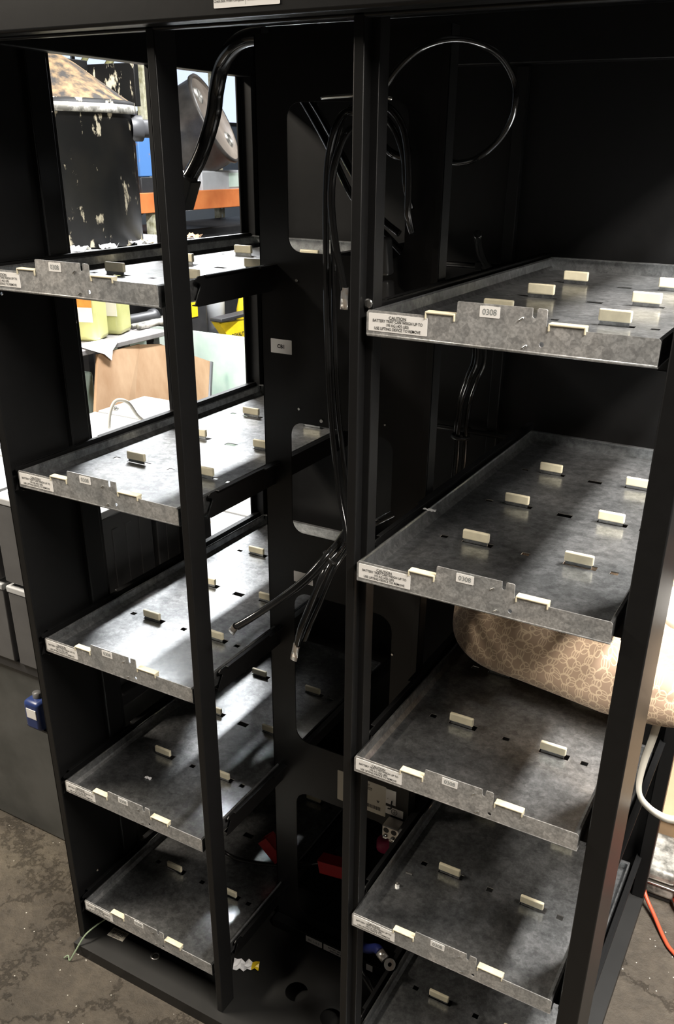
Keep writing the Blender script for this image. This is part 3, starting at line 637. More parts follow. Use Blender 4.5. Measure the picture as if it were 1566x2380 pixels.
# loose bits
o = B().tube([(-0.482, 0.035, 0.075), (-0.497, 0.02, 0.062), (-0.509, -0.006, 0.048), (-0.517, -0.034, 0.018), (-0.523, -0.044, 0.003), (-0.530, -0.040, 0.010), (-0.538, -0.045, 0.003)], 0.0018, 8).done('ground_wire', 'greenwire'); tag(o, 'thin green and yellow wire dangling from the lower left cabinet corner', 'wire')
def crumple(name, label, cat, c, sx, sy, sz, mat, seed, mat2=None, rz=0):
    random.seed(seed); b = B(); n = 7; V = []
    for i in range(n+1):
        row = []
        for j in range(4):
            row.append(b.bm.verts.new((sx*(i/n-0.5), sy*(j/3-0.5)*(0.7+0.5*random.random()), sz*random.random())))
        V.append(row)
    for i in range(n):
        for j in range(3):
            f = b.bm.faces.new((V[i][j], V[i+1][j], V[i+1][j+1], V[i][j+1]))
            f.material_index = 1 if (mat2 and i > n*0.6) else 0
    o = b.done(name, [mat, mat2] if mat2 else [mat], None, c, (0, 0, rz)); m = o.modifiers.new('s', 'SOLIDIFY'); m.thickness = 0.0012
    tag(o, label, cat); return o
crumple('crumpled_tape', 'crumpled clear tape with a yellow end on the cabinet base pan', 'scrap', (-0.165, 0.115, 0.0315), 0.055, 0.022, 0.012, 'paper', 4, 'yellow', 0.45)
t = thing('hex_fastener', 'small brass nut near the left edge of the fourth right tray', 'nut', (XR+0.030, 0.107, ZR[3]-0.0215), 0, None)
B().cyl((0, 0, 0), (0, 0, 0.005), 0.0042, n=6, smooth=False).cyl((0, 0, 0.005), (0, 0, 0.009), 0.002, n=10).done('nut_body', 'zinc', t)
o = B().box((-0.006, -0.002, 0), (0.006, 0.002, 0.004), 0.0008, 1).done('metal_chip', 'zinc', None, (XR+0.036, 0.141, ZR[3]-0.0215), (0, 0, 0.1)); tag(o, 'small pale metal chip behind the brass nut on the fourth right tray', 'metal chip')
crumple('foil_flake', 'small pale flake lying on the fourth left tray', 'scrap', (-0.384, 0.109, ZL[3]-0.0215), 0.014, 0.007, 0.003, 'paper', 9)
crumple('foil_flake', 'small pale flake on the left rim of the second right tray', 'scrap', (0.158, 0.205, ZR[1]-0.001), 0.02, 0.006, 0.003, 'paper', 11)

# ------------------------------------------------------------------ fabric cushion on the right
bm = bmesh.new(); nu, nv = 72, 40
uvl = bm.loops.layers.uv.new('UVMap')
def spow(v, p): return math.copysign(abs(v)**p, v)
grid = []
for i in range(nu):
    a = 2*math.pi*i/nu; row = []
    for j in range(nv+1):
        ph = -math.pi/2+math.pi*j/nv
        x = spow(math.cos(ph), 0.33)*spow(math.cos(a), 0.42); y = spow(math.cos(ph), 0.33)*spow(math.sin(a), 0.42); z = spow(math.sin(ph), 0.6)
        X = 0.370+x*0.238; Y = 0.470+y*0.196+0.012*z*(1 if y < 0 else 0)-0.018*max(0, x+0.3)*(1 if y < 0 else 0)+(0.05*max(0, -x)**2-0.03*max(0, x)*(1-max(0, x)))*(1 if y < 0 else 0.2); Z = 0.853+z*0.060
        Z += 0.006*math.sin(9*x+2*y)*max(0, z)+0.004*math.sin(14*y+5*x)*max(0, z) + (0.012 if z > 0 else 0)*(-x)
        Y -= 0.004*math.sin(8*x)*(1 if y < 0 else 0)
        row.append(bm.verts.new((X, Y, Z)))
    grid.append(row)
for i in range(nu):
    for j in range(nv):
        q = (grid[i][j], grid[(i+1) % nu][j], grid[(i+1) % nu][j+1], grid[i][j+1])
        try: f = bm.faces.new(q)
        except ValueError: continue
        f.smooth = True
        for lp in f.loops:
            c = lp.vert.co
            # unrolled cloth coordinates: x along the front, y wraps from the front face over the top
            wrap = (c.z-0.79) + max(0.0, (c.y-0.30))*0.9 if c.z > 0.80 else (c.z-0.79)
            lp[uvl].uv = ((c.x)*1.35, wrap*1.35)
bmesh.ops.remove_doubles(bm, verts=bm.verts[:], dist=0.00005)
bmesh.ops.recalc_face_normals(bm, faces=bm.faces[:])
me = bpy.data.meshes.new('seat_cushion'); bm.to_mesh(me); bm.free()
o = link('seat_cushion', me, 'fabric'); tag(o, 'tan cushion with a pale ring pattern lying on the middle right tray', 'cushion')
b = B(); random.seed(5)
P = smooth_path([(0.528, 0.330, 0.835), (0.527, 0.300, 0.792), (0.524, 0.295, 0.759), (0.519, 0.298, 0.723), (0.517, 0.300, 0.679), (0.521, 0.296, 0.656), (0.532, 0.290, 0.643), (0.557, 0.285, 0.633), (0.585, 0.29, 0.630), (0.64, 0.32, 0.64), (0.66, 0.38, 0.70), (0.63, 0.42, 0.80), (0.60, 0.43, 0.845)], 6)
pa = None
for i, p in enumerate(P):
    w = Vector((0.87, 0.45, 0.0)).lerp(Vector((-0.15, 0.3, 0.9)), min(1, max(0, i-14)/26)).normalized()*0.0065
    a2 = b.bm.verts.new(p+w); c2 = b.bm.verts.new(p-w)
    if pa: b.bm.faces.new((pa[0], pa[1], c2, a2)).smooth = True
    pa = (a2, c2)
o = b.done('strap', 'strap'); mm = o.modifiers.new('s', 'SOLIDIFY'); mm.thickness = 0.0015; tag(o, 'white webbing strap hanging from the tan cushion beside the right corner post', 'strap')
b = B(); b.lathe((0.55, 0.50, 0.905), (0, 0, 1), [(0, 0.050), (0.03, 0.045), (0.06, 0.03), (0.085, 0.005), (0.09, -0.012), (0.0, -0.012)], 26)
o = b.done('folded_cloth', 'cloth'); tag(o, 'white folded cloth on top of the tan cushion at the right edge', 'cloth')
b = B(); b.lathe((0.545, 0.50, 0.957), (0, 0, 1), [(0, 0), (0.022, 0), (0.024, 0.006), (0.024, 0.045), (0.016, 0.055), (0.012, 0.07), (0, 0.07)], 22)
o = b.done('brown_bottle', 'brown'); tag(o, 'brown bottle resting on the white cloth at the right edge', 'bottle')

# ------------------------------------------------------------------ right background
t = thing('wooden_crate', 'pale brown wooden crate on the floor behind the rear right post', 'crate', (0.79, 1.20, 0))
b = B(); b.box((-0.30, -0.27, 0.0), (0.30, 0.25, 0.115), 0.003); b.done('box', 'wood2', t)
b = B(); b.box((-0.305, -0.275, 0.115), (0.305, 0.255, 0.135), 0.003); b.done('lid', 'wood2', t)
t = thing('metal_box', 'scuffed grey cast metal box with rounded corners on the floor behind the rear right post', 'box', (0.548, 0.852, 0))
b = B(); b.box((-0.045, -0.075, 0.012), (0.045, 0.075, 0.045), 0.010, 3); b.done('lower_body', 'castmetal', t)
b = B(); b.box((-0.047, -0.077, 0.045), (0.047, 0.077, 0.050), 0.0015); b.done('flange', 'zinc', t)
b = B(); b.box((-0.043, -0.073, 0.050), (0.043, 0.073, 0.085), 0.014, 3); b.done('cover', 'castmetal', t)
b = B(); b.box((-0.04, -0.07, 0.0), (0.04, 0.07, 0.014), 0.004); b.done('foot', 'plastic', t)
def floorcord(label, pts, r, m): 
    o = B().tube(pts, r, 10).done('extension_cord', m); tag(o, label, 'cord'); return o
floorcord('orange extension cord crossing the floor from the scuffed metal box', [(0.515, 0.775, 0.055), (0.532, 0.752, 0.028), (0.562, 0.715, 0.012), (0.596, 0.663, 0.006), (0.622, 0.634, 0.006), (0.70, 0.58, 0.006), (0.85, 0.50, 0.006), (1.0, 0.55, 0.006)], 0.0045, 'cord')
cp = []
for i in range(50):
    a = i*0.42; cp.append((0.70+(0.105+0.012*math.sin(i*0.9))*math.cos(a), 0.815+(0.085+0.01*math.cos(i*1.3))*math.sin(a), 0.008+0.0016*i))
floorcord('coiled orange extension cord on the floor at the right edge', cp, 0.0055, 'cord')

# ------------------------------------------------------------------ left side: plinth with spare batteries
t = thing('plinth', 'dark grey painted plinth carrying the spare batteries left of the cabinet', 'plinth', (-0.95, 0.75, 0))
b = B(); b.box((-0.42, -0.53, 0.0), (0.40, 0.62, 0.50), 0.006); b.done('body', 'wrap', t)
b = B(); b.box((-0.43, -0.54, 0.50), (0.405, 0.63, 0.530), 0.004); b.done('deck', 'darkgrey', t)
t2 = thing('blue_container', 'small blue plastic container with a pale label on the plinth front beside the cabinet', 'container', (-0.757, 0.155, 0.0))
def make_battery():
    t = thing('spare_battery', 'x', 'battery', (0, 0, 0), 0, 'spare grey batteries on the plinth')
    w, d, h = 0.265, 0.190, 0.185
    b = B(); b.box((-w/2, -d/2, 0), (w/2, d/2, h), 0.003, 2)
    for s2 in (-1, 1):
        for i in range(4):
            y = -d/2+0.028+i*0.040; b.box((s2*w/2-0.002, y, 0.004), (s2*w/2+0.002, y+0.018, h-0.03), 0.001, 1)
    b.done('case', 'batgrey', t)
    b = B(); b.box((-w/2-0.002, -d/2-0.002, h), (w/2+0.002, d/2+0.002, h+0.016), 0.003, 2); b.done('lid', 'battop', t)
    for sx in (-1, 1):
        b = B(); b.cyl((sx*0.10, -d/2+0.03, h+0.016), (sx*0.10, -d/2+0.03, h+0.020), 0.011, n=16); b.cyl((sx*0.10, -d/2+0.03, h+0.020), (sx*0.10, -d/2+0.03, h+0.024), 0.006, n=6); b.done('terminal', 'steel', t)
    b = B(); b.box((-0.035, -d/2-0.0012, 0.125), (0.035, -d/2+0.001, 0.150), 0.0006, 1); b.done('handle_recess', 'ink', t)
    b = B(); b.box((0.055, -d/2-0.0012, 0.02), (0.085, -d/2+0.001, 0.075), 0.0006, 1); b.done('vent_plate', 'ink', t)
    b = B(); b.plate(rect(-0.02, -0.01, 0.03, 0.02), [], 0.0005, XY(h+0.0162)); b.done('warning_sticker', 'yellow', t)
    return t
def dup_bat(root): return dup(root)
pb = make_battery(); firstb = True; stickers = []
cols = [(-0.704, 'cabinet-side'), (-0.984, 'outer')]
rows = ['front', 'second', 'third', 'fourth', 'rear']
for ci, (cx, cn) in enumerate(cols):
    for r in range(5):
        for lv in range(2):
            if lv == 1 and (r >= 2 and ci == 0 or r >= 4): continue
            q = pb if firstb else dup_bat(pb); firstb = False
            if not (ci == 0 and r == 2): stickers += [c for c in q.children if c.name.startswith('warning_sticker')]
            q.location = (cx, 0.298+0.205*r, 0.5305+0.2115*lv)
            q['label'] = 'grey ribbed battery with pale lid on the plinth, %s layer, %s row, %s column' % (['bottom', 'upper'][lv], rows[r], cn)
for c in stickers: bpy.data.objects.remove(c)
# the blue container stands on its own bracket on the plinth front
b = B(); b.box((-0.018, -0.012, 0.412), (0.030, 0.035, 0.488), 0.010, 3); b.done('body', 'bluejug', t2)
b = B(); b.lathe((0.004, 0.014, 0.488), (0, 0, 1), [(0.010, -0.004), (0.010, 0.012), (0, 0.012)], 16); b.done('cap', 'batgrey', t2)
b = B(); b.box((-0.008, -0.0128, 0.445), (0.022, -0.0115, 0.470), 0.001, 1); b.done('label_patch', 'label', t2)
b = B(); b.box((-0.030, 0.0, 0.405), (0.035, 0.065, 0.4115), 0.001, 1); b.box((-0.030, 0.055, 0.0), (0.035, 0.064, 0.4055)); b.done('stand', 'darkgrey', t2)
b = B(); b.tube([(-0.93, 0.66, 0.960), (-0.925, 0.665, 1.0), (-0.915, 0.68, 1.028), (-0.895, 0.70, 1.022), (-0.885, 0.72, 0.985), (-0.87, 0.74, 0.962)], 0.0045, 10)
o = b.done('lifting_strap', 'strap'); tag(o, 'white looped lifting cord standing up on the upper battery lids', 'cord')

# bench, plywood and green sheets beyond the plinth
t = thing('workbench', 'narrow grey workbench with a worn metal top seen through the left side openings', 'workbench', (-1.93, 1.6, 0))
b = B(); b.box((-0.13, -0.35, 0.905), (0.13, 0.35, 0.925), 0.003); b.done('bench_top', 'bench', t)
for x in (-0.10, 0.065):
    for y in (-0.32, 0.32):
        b = B(); b.box((x-0.02, y-0.02, 0), (x+0.02, y+0.02, 0.905), 0.003); b.done('leg', 'darkgrey', t)
t = thing('tool_cart', 'dark tool cart behind the green sheet', 'cart', (-2.25, 2.85, 0))
b = B(); b.box((-0.30, -0.40, 0.03), (0.30, 0.45, 0.72), 0.008); b.done('cart_body', 'darkgrey', t)
b = B(); b.box((-0.30, -0.40, 0.72), (-0.28, 0.45, 1.10)); b.done('rear_board', 'darkgrey', t)
def leaning(name, label, cat, quad, mat, th=0.008):
    b = B(); b.quad(quad); o = b.done(name, mat); m = o.modifiers.new('s', 'SOLIDIFY'); m.thickness = th; m.offset = 0; tag(o, label, cat); return o
leaning('plywood_sheet', 'tan stained plywood sheet, left of the two leaning below the bench', 'plywood', [(-1.66, 1.18, 0.0), (-1.70, 1.46, 0.0), (-1.815, 1.775, 0.895), (-1.80, 1.525, 0.900)], 'wood', 0.012)
t = thing('leaning_plywood', 'orange-brown plywood panel with a dark metal edge, right of the two leaning below the bench', 'plywood', (-1.75, 1.9, 0))
b = B(); pts = [(-1.69, 1.45, 0.0), (-1.70, 1.95, 0.0), (-1.815, 2.225, 0.745), (-1.815, 1.90, 0.875), (-1.815, 1.765, 0.895)]
f = b.quad([Vector(p)-Vector((-1.75, 1.9, 0)) for p in pts]); o = b.done('board', 'wood', t); m = o.modifiers.new('s', 'SOLIDIFY'); m.thickness = 0.012; m.offset = 0
b = B(); b.tube([Vector((0.052, 0.055, 0.0)), Vector((-0.063, 0.335, 0.742))], 0.012, 6, res=1); b.done('edge_strip', 'darkgrey', t)
b = B()
for (x, y, z) in ((-0.005, -0.13, 0.66), (0.008, 0.02, 0.60)): b.box((x-0.002, y, z-0.004), (x+0.012, y+0.035, z), rot=(0.3, 'X'))
b.done('staple', 'ink', t)
leaning('green_sheet', 'large pale green translucent sheet standing behind the plywood', 'sheet', [(-2.50, 2.30, 0.0), (-1.25, 2.30, 0.0), (-1.25, 2.36, 0.842), (-2.50, 2.36, 0.842)], 'glass', 0.01)
o = B().box((-1.95, 1.38, 0.0), (-1.835, 1.53, 0.83), 0.01).done('green_block', 'glass'); tag(o, 'pale green slab standing left of the plywood under the bench edge', 'slab')

# things on the bench
def jug(label, x, y):
    t = thing('chemical_jug', label, 'jug', (x, y, 0.925), math.radians(20), 'yellow green jugs')
    b = B(); b.box((-0.05, -0.062, 0.0), (0.05, 0.062, 0.215), 0.020, 4); b.lathe((0, 0, 0.205), (0, 0, 1), [(0.05, 0), (0.035, 0.025), (0.018, 0.035), (0.018, 0.05)], 20); b.done('body', 'jug', t)
    b = B(); b.lathe((0, 0, 0.25), (0, 0, 1), [(0.021, 0), (0.021, 0.02), (0, 0.02)], 18); b.done('cap', 'label', t)
    b = B(); b.box((-0.040, -0.0635, 0.075), (0.040, -0.0615, 0.13), 0.001, 1); b.done('lower_label', 'labelgrey', t)
    b = B(); b.box((-0.040, -0.0635, 0.13), (0.040, -0.0615, 0.19), 0.001, 1); b.done('upper_label', 'juglabel', t)
jug('yellow green liquid jug with an orange label, left of the two on the bench', -1.93, 1.64)
jug('yellow green liquid jug, right of the two on the bench', -1.95, 1.795)
b = B()
b.lathe((-1.98, 1.84, 0.967), (0.05, 1, 0), [(0.026, 0), (0.026, 0.20), (0.033, 0.205), (0.033, 0.225), (0.026, 0.225), (0.026, 0.21), (0, 0.21)], 24)
b.lathe((-1.98, 1.84, 0.967), (0.05, 1, 0), [(0, 0.0), (0.026, 0)], 24)
o = b.done('black_pipe', 'darkgrey'); o.location.z = -0.016; tag(o, 'thick black pipe lying on the bench right of the jugs', 'pipe')
for i, (x, r, y1, z) in enumerate(((-1.905, 0.012, 2.055, 0.9375), (-1.94, 0.011, 2.10, 0.9365), (-1.97, 0.009, 2.14, 0.9345))):
    b = B(); b.lathe((x, 1.88, z), (0, 1, 0), [(0, 0), (r, 0), (r, y1-1.88-0.03), (r*1.3, y1-1.88-0.028), (r*1.3, y1-1.88), (r*0.75, y1-1.88), (r*0.75, y1-1.88-0.02), (0, y1-1.88-0.02)], 18)
    o = b.done('steel_tube', 'castmetal'); tag(o, ['nearest', 'middle', 'farthest'][i]+' of the thin steel tubes in front of the black pipe on the bench', 'tube', 'steel tubes on the bench')
b = B(); pr = [(-1.80, 1.49, 0.925), (-1.80, 1.64, 0.9265), (-1.795, 1.60, 0.90), (-1.79, 1.585, 0.872)]
V = [(-1.88, 1.50, 0.927), (-1.88, 1.64, 0.928), (-1.797, 1.645, 0.931), (-1.792, 1.60, 0.90), (-1.785, 1.583, 0.868), (-1.785, 1.545, 0.90), (-1.797, 1.47, 0.930)]
b.quad([V[0], V[1], V[2], V[6]]); b.quad([V[6], V[2], V[3], V[5]]); b.quad([V[5], V[3], V[4]])
o = b.done('paper_rag', 'paper'); m = o.modifiers.new('s', 'SOLIDIFY'); m.thickness = 0.002; tag(o, 'crumpled white paper drooping over the bench edge in front of the jugs', 'paper')
t = thing('tool_case', 'black tool case with a yellow label on the bench', 'case', (-2.22, 2.57, 0.7205))
b = B(); b.box((-0.12, -0.11, 0), (0.10, 0.06, 0.24), 0.012, 3); b.done('body', 'darkgrey', t)
b = B(); b.box((0.1005, -0.10, 0.15), (0.103, -0.02, 0.22), 0.001, 1); b.done('yellow_label', 'yellow', t)
t = thing('power_tool', 'yellow power tool lettered DEWALT lying on the bench beside the rear post', 'power tool', (-2.02, 2.69, 0.7205))
b = B()
b.plate([(-0.14, -0.012), (-0.085, -0.020), (0.10, -0.03), (0.16, -0.05), (0.16, -0.085), (0.09, -0.078), (0.055, -0.086), (0.035, -0.143), (-0.045, -0.143), (-0.072, -0.10)], [], 0.05, lambda u, v, w: (w*0.9+u*0.15, u, v+0.145))
b.done('shell', 'yellow', t)
b = B(); b.box((-0.01, 0.06, 0.0), (0.05, 0.14, 0.062), 0.01, 2); b.box((-0.02, -0.15, 0.135), (0.05, 0.17, 0.152), 0.004, 2); b.done('grip', 'darkgrey', t)
link('lettering', text_mesh([('DEWALT', 0, 0, 0.025)], bold=0.04), 'ink', t, (0.050, -0.022, 0.050), (math.pi/2, 0, math.pi/2))
t = thing('spray_can', 'grey canister behind the yellow power tool', 'canister', (-2.30, 2.93, 0.7205))
B().lathe((0, 0, 0), (0, 0, 1), [(0, 0), (0.05, 0), (0.05, 0.22), (0.02, 0.25), (0, 0.25)], 24).done('body', 'battop', t)
B().lathe((0, 0, 0.25), (0, 0, 1), [(0.02, 0), (0.02, 0.03), (0, 0.03)], 16).done('nozzle', 'plastic', t)
t = thing('yellow_bottle', 'yellow bottle behind the power tool beside the rear post', 'bottle', (-2.16, 3.02, 0.7205))
B().lathe((0, 0, 0), (0, 0, 1), [(0, 0), (0.06, 0), (0.055, 0.12), (0.025, 0.24), (0, 0.25)], 24).done('body', 'yellow', t)
B().lathe((0, 0, 0.25), (0, 0, 1), [(0.018, -0.01), (0.018, 0.03), (0, 0.03)], 16).done('cap', 'plastic', t)
b = B(); b.box((-2.48, 2.67, 0.7205), (-2.34, 2.80, 0.90), 0.01, 2); o = b.done('parts_box', 'red'); o.data.materials.clear(); o.data.materials.append(simple('dark_red_box', (0.07, 0.02, 0.025), 0.5)); tag(o, 'dark red box between the tool case and the grey canister', 'box')

# tank on the raised deck
t = thing('rack_deck', 'pale shelf deck behind the bench that carries the black tank', 'shelf', (-2.42, 2.1, 0))
b = B(); b.box((-0.35, -0.55, 1.205), (0.35, 0.52, 1.225), 0.003); b.done('deck', 'battop', t)
for x in (-0.32, 0.30):
    for y in (-0.52, 0.31):
        b = B(); b.box((x-0.02, y-0.02, 0), (x+0.02, y+0.02, 1.205), 0.002); b.done('leg', 'darkgrey', t)
random.seed(12)
for i, (x, y, s2, m) in enumerate(((-2.10, 1.80, 0.05, 'paper'), (-2.09, 1.95, 0.05, 'paper'), (-2.10, 2.14, 0.07, 'paper'), (-2.12, 2.25, 0.06, 'clip'), (-2.15, 2.36, 0.07, 'paper'), (-2.12, 2.55, 0.05, 'wood'))):
    crumple('scrap_piece', ['leftmost', 'second', 'third', 'fourth', 'fifth', 'rightmost'][i]+' pale scrap on the shelf deck in front of the tank, counted from the left', 'scrap', (x, y, 1.226), s2*1.4, s2, 0.025, m, 20+i)
t = thing('black_tank', 'large black splattered tank with a dirty cone top beyond the left side', 'tank', (-2.44, 2.06, 1.226))
b = B(); b.lathe((0, 0, 0), (0, 0, 1), [(0, 0), (0.325, 0), (0.335, 0.01), (0.335, 0.51), (0.345, 0.515), (0.345, 0.55), (0.33, 0.555)], 56); b.done('shell', 'tank', t)
b = B(); b.lathe((0, 0, 0.55), (0, 0, 1), [(0.332, 0), (0.24, 0.06), (0.12, 0.14), (0.05, 0.18), (0.0, 0.18)], 48); b.done('cone', 'dirt', t)
b = B(); b.lathe((0, 0, 0.525), (0, 0, 1), [(0.336, -0.02), (0.350, -0.018), (0.350, 0.012), (0.336, 0.016)], 56); b.done('rim_band', 'castmetal', t)
b = B(); b.box((-0.20, -0.10, 0.50), (-0.17, 0.42, 0.735), 0.003); b.box((-0.19, 0.42, 0.55), (0.10, 0.45, 0.72), 0.003); b.done('rear_plate', 'tank', t)
b = B(); b.lathe((0.27, 0.17, 0.455), (0.50, 0.80, 0), [(0.05, 0), (0.05, 0.05), (0.035, 0.055), (0.035, 0.13), (0.040, 0.13), (0.040, 0.145), (0, 0.145)], 24); b.done('nozzle', 'darkgrey', t)
# pallet rack with drum and boxes
t = thing('pallet_rack', 'pallet rack with an orange beam and cream perforated upright behind the bench', 'rack', (-2.95, 3.6, 0))
b = B(); b.box((0.02, -0.60, 1.28), (0.06, 1.6, 1.385), 0.004); b.done('beam', 'orange', t)
b = B(); b.box((-0.98, -0.60, 1.28), (-0.94, 1.6, 1.385), 0.004); b.done('beam', 'orange', t)
b = B(); b.box((-0.20, -0.60, 1.355), (0.02, -0.09, 1.375)); b.box((-0.94, 0.9, 1.355), (0.02, 1.6, 1.375)); b.box((-0.25, 0.02, 1.355), (0.02, 0.5, 1.375)); b.done('deck', 'wood2', t)
for (x, y) in ((0.045, -0.375), (-0.96, -0.375), (0.045, 1.6), (-0.96, 1.6)):
    b = B(); hs = [rect(y-0.006, z, y+0.008, z+0.022) for z in [0.1+0.06*i for i in range(44)]]
    b.plate(rect(y-0.035, 0.0, y+0.035, 2.9), hs, -0.003, YZ(x)); b.box((x-0.05, y-0.035, 0), (x-0.003, y-0.032, 2.9)); b.done('upright', 'cream', t)
b = B(); b.tube([(-0.1, -0.36, 2.15), (-0.1, -0.78, 1.72)], 0.018, 8, res=1); b.tube([(-0.3, -0.40, 2.1), (-0.3, -0.95, 1.55)], 0.015, 8, res=1); b.done('brace', 'olive', t)
t = thing('steel_drum', 'black steel drum with a brown head lying tilted on the pallet rack', 'drum', (0, 0, 0))
nrm = Vector((0.835, 0.307, 0.456)).normalized(); cen = Vector((-2.90, 3.818, 1.774))
t.location = cen
b = B(); b.lathe((0, 0, 0), -nrm, [(0.245, 0), (0.262, 0.0), (0.262, 0.02), (0.250, 0.03), (0.250, 0.24), (0.260, 0.25), (0.260, 0.27), (0.250, 0.28), (0.250, 0.5), (0.260, 0.51), (0.25, 0.53), (0.25, 0.78), (0.0, 0.78)], 56); b.done('shell', 'barrel', t)
b = B(); b.lathe((0, 0, 0), -nrm, [(0.245, 0.0), (0.243, 0.012), (0.0, 0.014)], 56); b.done('head', 'barrelend', t)
uu = nrm.cross(Vector((0, 0, 1))).normalized(); vv = uu.cross(nrm).normalized()
if uu.x*0.87+uu.y*0.49 < 0: uu = -uu
for (du, dv, r) in ((-0.095, 0.135, 0.036), (0.10, -0.12, 0.036)):
    b = B(); c0 = uu*du+vv*dv-nrm*0.012; b.lathe(c0, nrm, [(r+0.012, 0), (r, 0.010), (r*0.8, 0.012), (r*0.75, 0.004), (0, 0.004)], 24); b.done('bung', 'castmetal', t)
t = thing('parts_bin', 'worn blue bin on the pallet rack between the tank and the drum', 'bin', (-3.0, 3.30, 1.376))
b = B(); b.box((-0.02, -0.19, 0.09), (0.10, 0.17, 0.34), 0.006); b.done('bin_body', 'bluebox', t)
b = B(); b.box((-0.02, -0.19, 0.0), (0.10, 0.17, 0.088), 0.004); b.done('bin_base', 'darkgrey', t)
b = B(); random.seed(8)
for i in range(9):
    y = -0.16+0.04*i; b.tube([(0.05*random.random(), y, 0.34), (0.03, y+0.02*random.random(), 0.36+0.05*random.random())], 0.009, 6, res=1)
b.done('fittings', 'juglabel', t)
t = thing('plastic_crate', 'pale grey green plastic wrapped crate on the orange rack beam under the drum', 'crate', (-2.93, 3.88, 1.376))
b = B(); b.box((-0.05, -0.23, 0), (0.03, 0.20, 0.115), 0.01, 2); b.done('body', 'battop', t)
b = B(); b.box((0.031, 0.04, 0.02), (0.034, 0.17, 0.10), 0.001, 1); b.done('label_patch', 'glass', t)
b = B(); b.box((-3.6, 3.0, 0.0), (-3.1, 5.2, 1.15), 0.01); o = b.done('dark_cabinet', 'darkgrey'); tag(o, 'dark cabinet in the shade under the orange rack beam', 'cabinet')

# ------------------------------------------------------------------ room
b = B(); b.plate(rect(-6.2, -4.5, 4.5, 9.5), [], -0.1, XY(0.0)); struct(b.done('floor', 'floor'))
b = B(); b.box((-6.4, -4.5, 0), (-6.2, 9.5, 3.4)); struct(b.done('wall_left', 'wallpale'))
b = B(); b.box((-6.2, 9.5, 0), (4.5, 9.7, 3.4)); struct(b.done('wall_back', 'wallpale'))
b = B(); b.box((4.5, -4.5, 0), (4.7, 9.5, 3.4)); struct(b.done('wall_right', 'wallgrey'))
b = B(); b.box((-6.2, -4.7, 0), (4.5, -4.5, 3.4)); struct(b.done('wall_front', 'wallgrey'))
b = B(); b.box((-6.4, -4.7, 3.4), (4.7, 9.7, 3.5)); struct(b.done('ceiling', 'ceil'))
for i, (y0, y1) in enumerate(((3.0, 4.9), (5.1, 7.0), (7.2, 9.1))):
    b = B(); b.box((-6.199, y0, 1.9), (-6.19, y1, 3.0)); w = struct(b.done('window_%d' % (i+1), 'sky'))
    b = B(); b.box((-6.19, y0-0.04, 1.86), (-6.17, y1+0.04, 1.9)); b.box((-6.19, y0-0.04, 3.0), (-6.17, y1+0.04, 3.04)); b.box((-6.19, y0-0.04, 1.9), (-6.17, y0, 3.0)); b.box((-6.19, y1, 1.9), (-6.17, y1+0.04, 3.0)); b.box((-6.19, (y0+y1)/2-0.02, 1.9), (-6.17, (y0+y1)/2+0.02, 3.0)); b.done('window_frame', 'wallgrey', w)

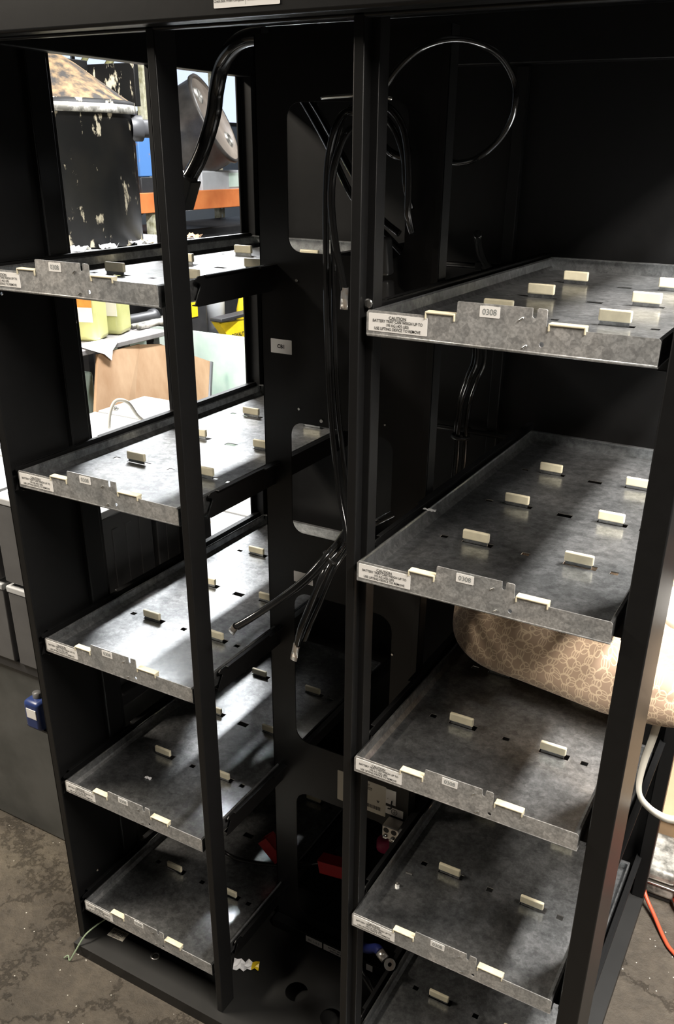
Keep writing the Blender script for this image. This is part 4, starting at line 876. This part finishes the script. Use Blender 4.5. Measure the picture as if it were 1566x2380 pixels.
def lamp(label, x, y, z, lx, ly, power, col=(1, 0.96, 0.9)):
    t = thing('ceiling_or_fill_light', label, 'ceiling light', (x, y, z))
    b = B(); b.box((-lx/2-0.03, -ly/2-0.03, 0.015), (lx/2+0.03, ly/2+0.03, 0.07), 0.004); b.done('housing', 'label', t)
    b = B(); b.box((-lx/2, -ly/2, 0.0), (lx/2, ly/2, 0.014)); b.done('diffuser', 'tube', t)
    b = B(); b.cyl((0, 0, 0.07), (0, 0, 3.4-z), 0.006, n=8); b.done('hanger', 'steel', t)
    L = bpy.data.lights.new('area', 'AREA'); L.shape = 'RECTANGLE'; L.size = lx; L.size_y = ly; L.energy = power; L.color = col
    o = bpy.data.objects.new('lamp_light', L); C.objects.link(o); o.parent = t; o.location = (0, 0, -0.01)
    return t
lamp('ceiling tube light above the spare batteries left of the cabinet', -1.45, 1.95, 2.5, 0.10, 1.2, 140, (0.96, 0.98, 1.0))
lamp('ceiling tube light above the bench', -2.3, 1.7, 2.8, 0.3, 1.2, 18, (0.97, 0.98, 1))
lamp('ceiling tube light over the pallet rack', -2.2, 4.2, 3.0, 0.3, 1.6, 45, (0.97, 0.98, 1))
lamp('ceiling tube light right of the cabinet', 1.02, 0.55, 2.46, 0.12, 1.0, 115, (1, 0.97, 0.93))
lamp('fill light added on the near left', -1.9, -0.62, 2.7, 0.3, 1.2, 150, (1, 0.90, 0.76))  # unseen fill, added to brighten the tray fronts and the left floor
lamp('fill light added on the near right', 1.70, -0.55, 2.8, 0.3, 1.1, 140, (1, 0.93, 0.84))  # second added fill out of view, lifts the right tray lips

# ------------------------------------------------------------------ world, camera, view
wd = bpy.data.worlds.new('World'); S.world = wd; wd.use_nodes = True
bg = wd.node_tree.nodes['Background']; bg.inputs[0].default_value = (0.6, 0.65, 0.7, 1); bg.inputs[1].default_value = 0.05
F, PX, PYc = 2042.887, 796.084, 1332.684
cam = bpy.data.cameras.new('camera'); co = bpy.data.objects.new('camera', cam); C.objects.link(co)
cam.sensor_fit = 'VERTICAL'; cam.sensor_height = 24; cam.lens = F*24/2380
cam.shift_x = (783-PX)/2380; cam.shift_y = (PYc-1190)/2380; cam.clip_start = 0.02; cam.clip_end = 100
Rw = ((0.8715048991071488, 0.49026310719801525, 0.011013471423037425), (-0.2205390902953581, 0.37177907041645425, 0.901744327651676), (-0.43799739780498076, 0.7883035002591481, -0.4321294609202674))
m = Matrix.Identity(4)
for r in range(3):
    m[r][0] = Rw[0][r]; m[r][1] = Rw[1][r]; m[r][2] = -Rw[2][r]
m[0][3], m[1][3], m[2][3] = 0.65, -0.95, 1.6
co.matrix_world = m; S.camera = co
S.view_settings.view_transform = 'Standard'; S.view_settings.look = 'None'; S.view_settings.gamma = 1.0; S.view_settings.use_curve_mapping = False
S.view_settings.exposure = 0.0
S.cycles.max_bounces = 8
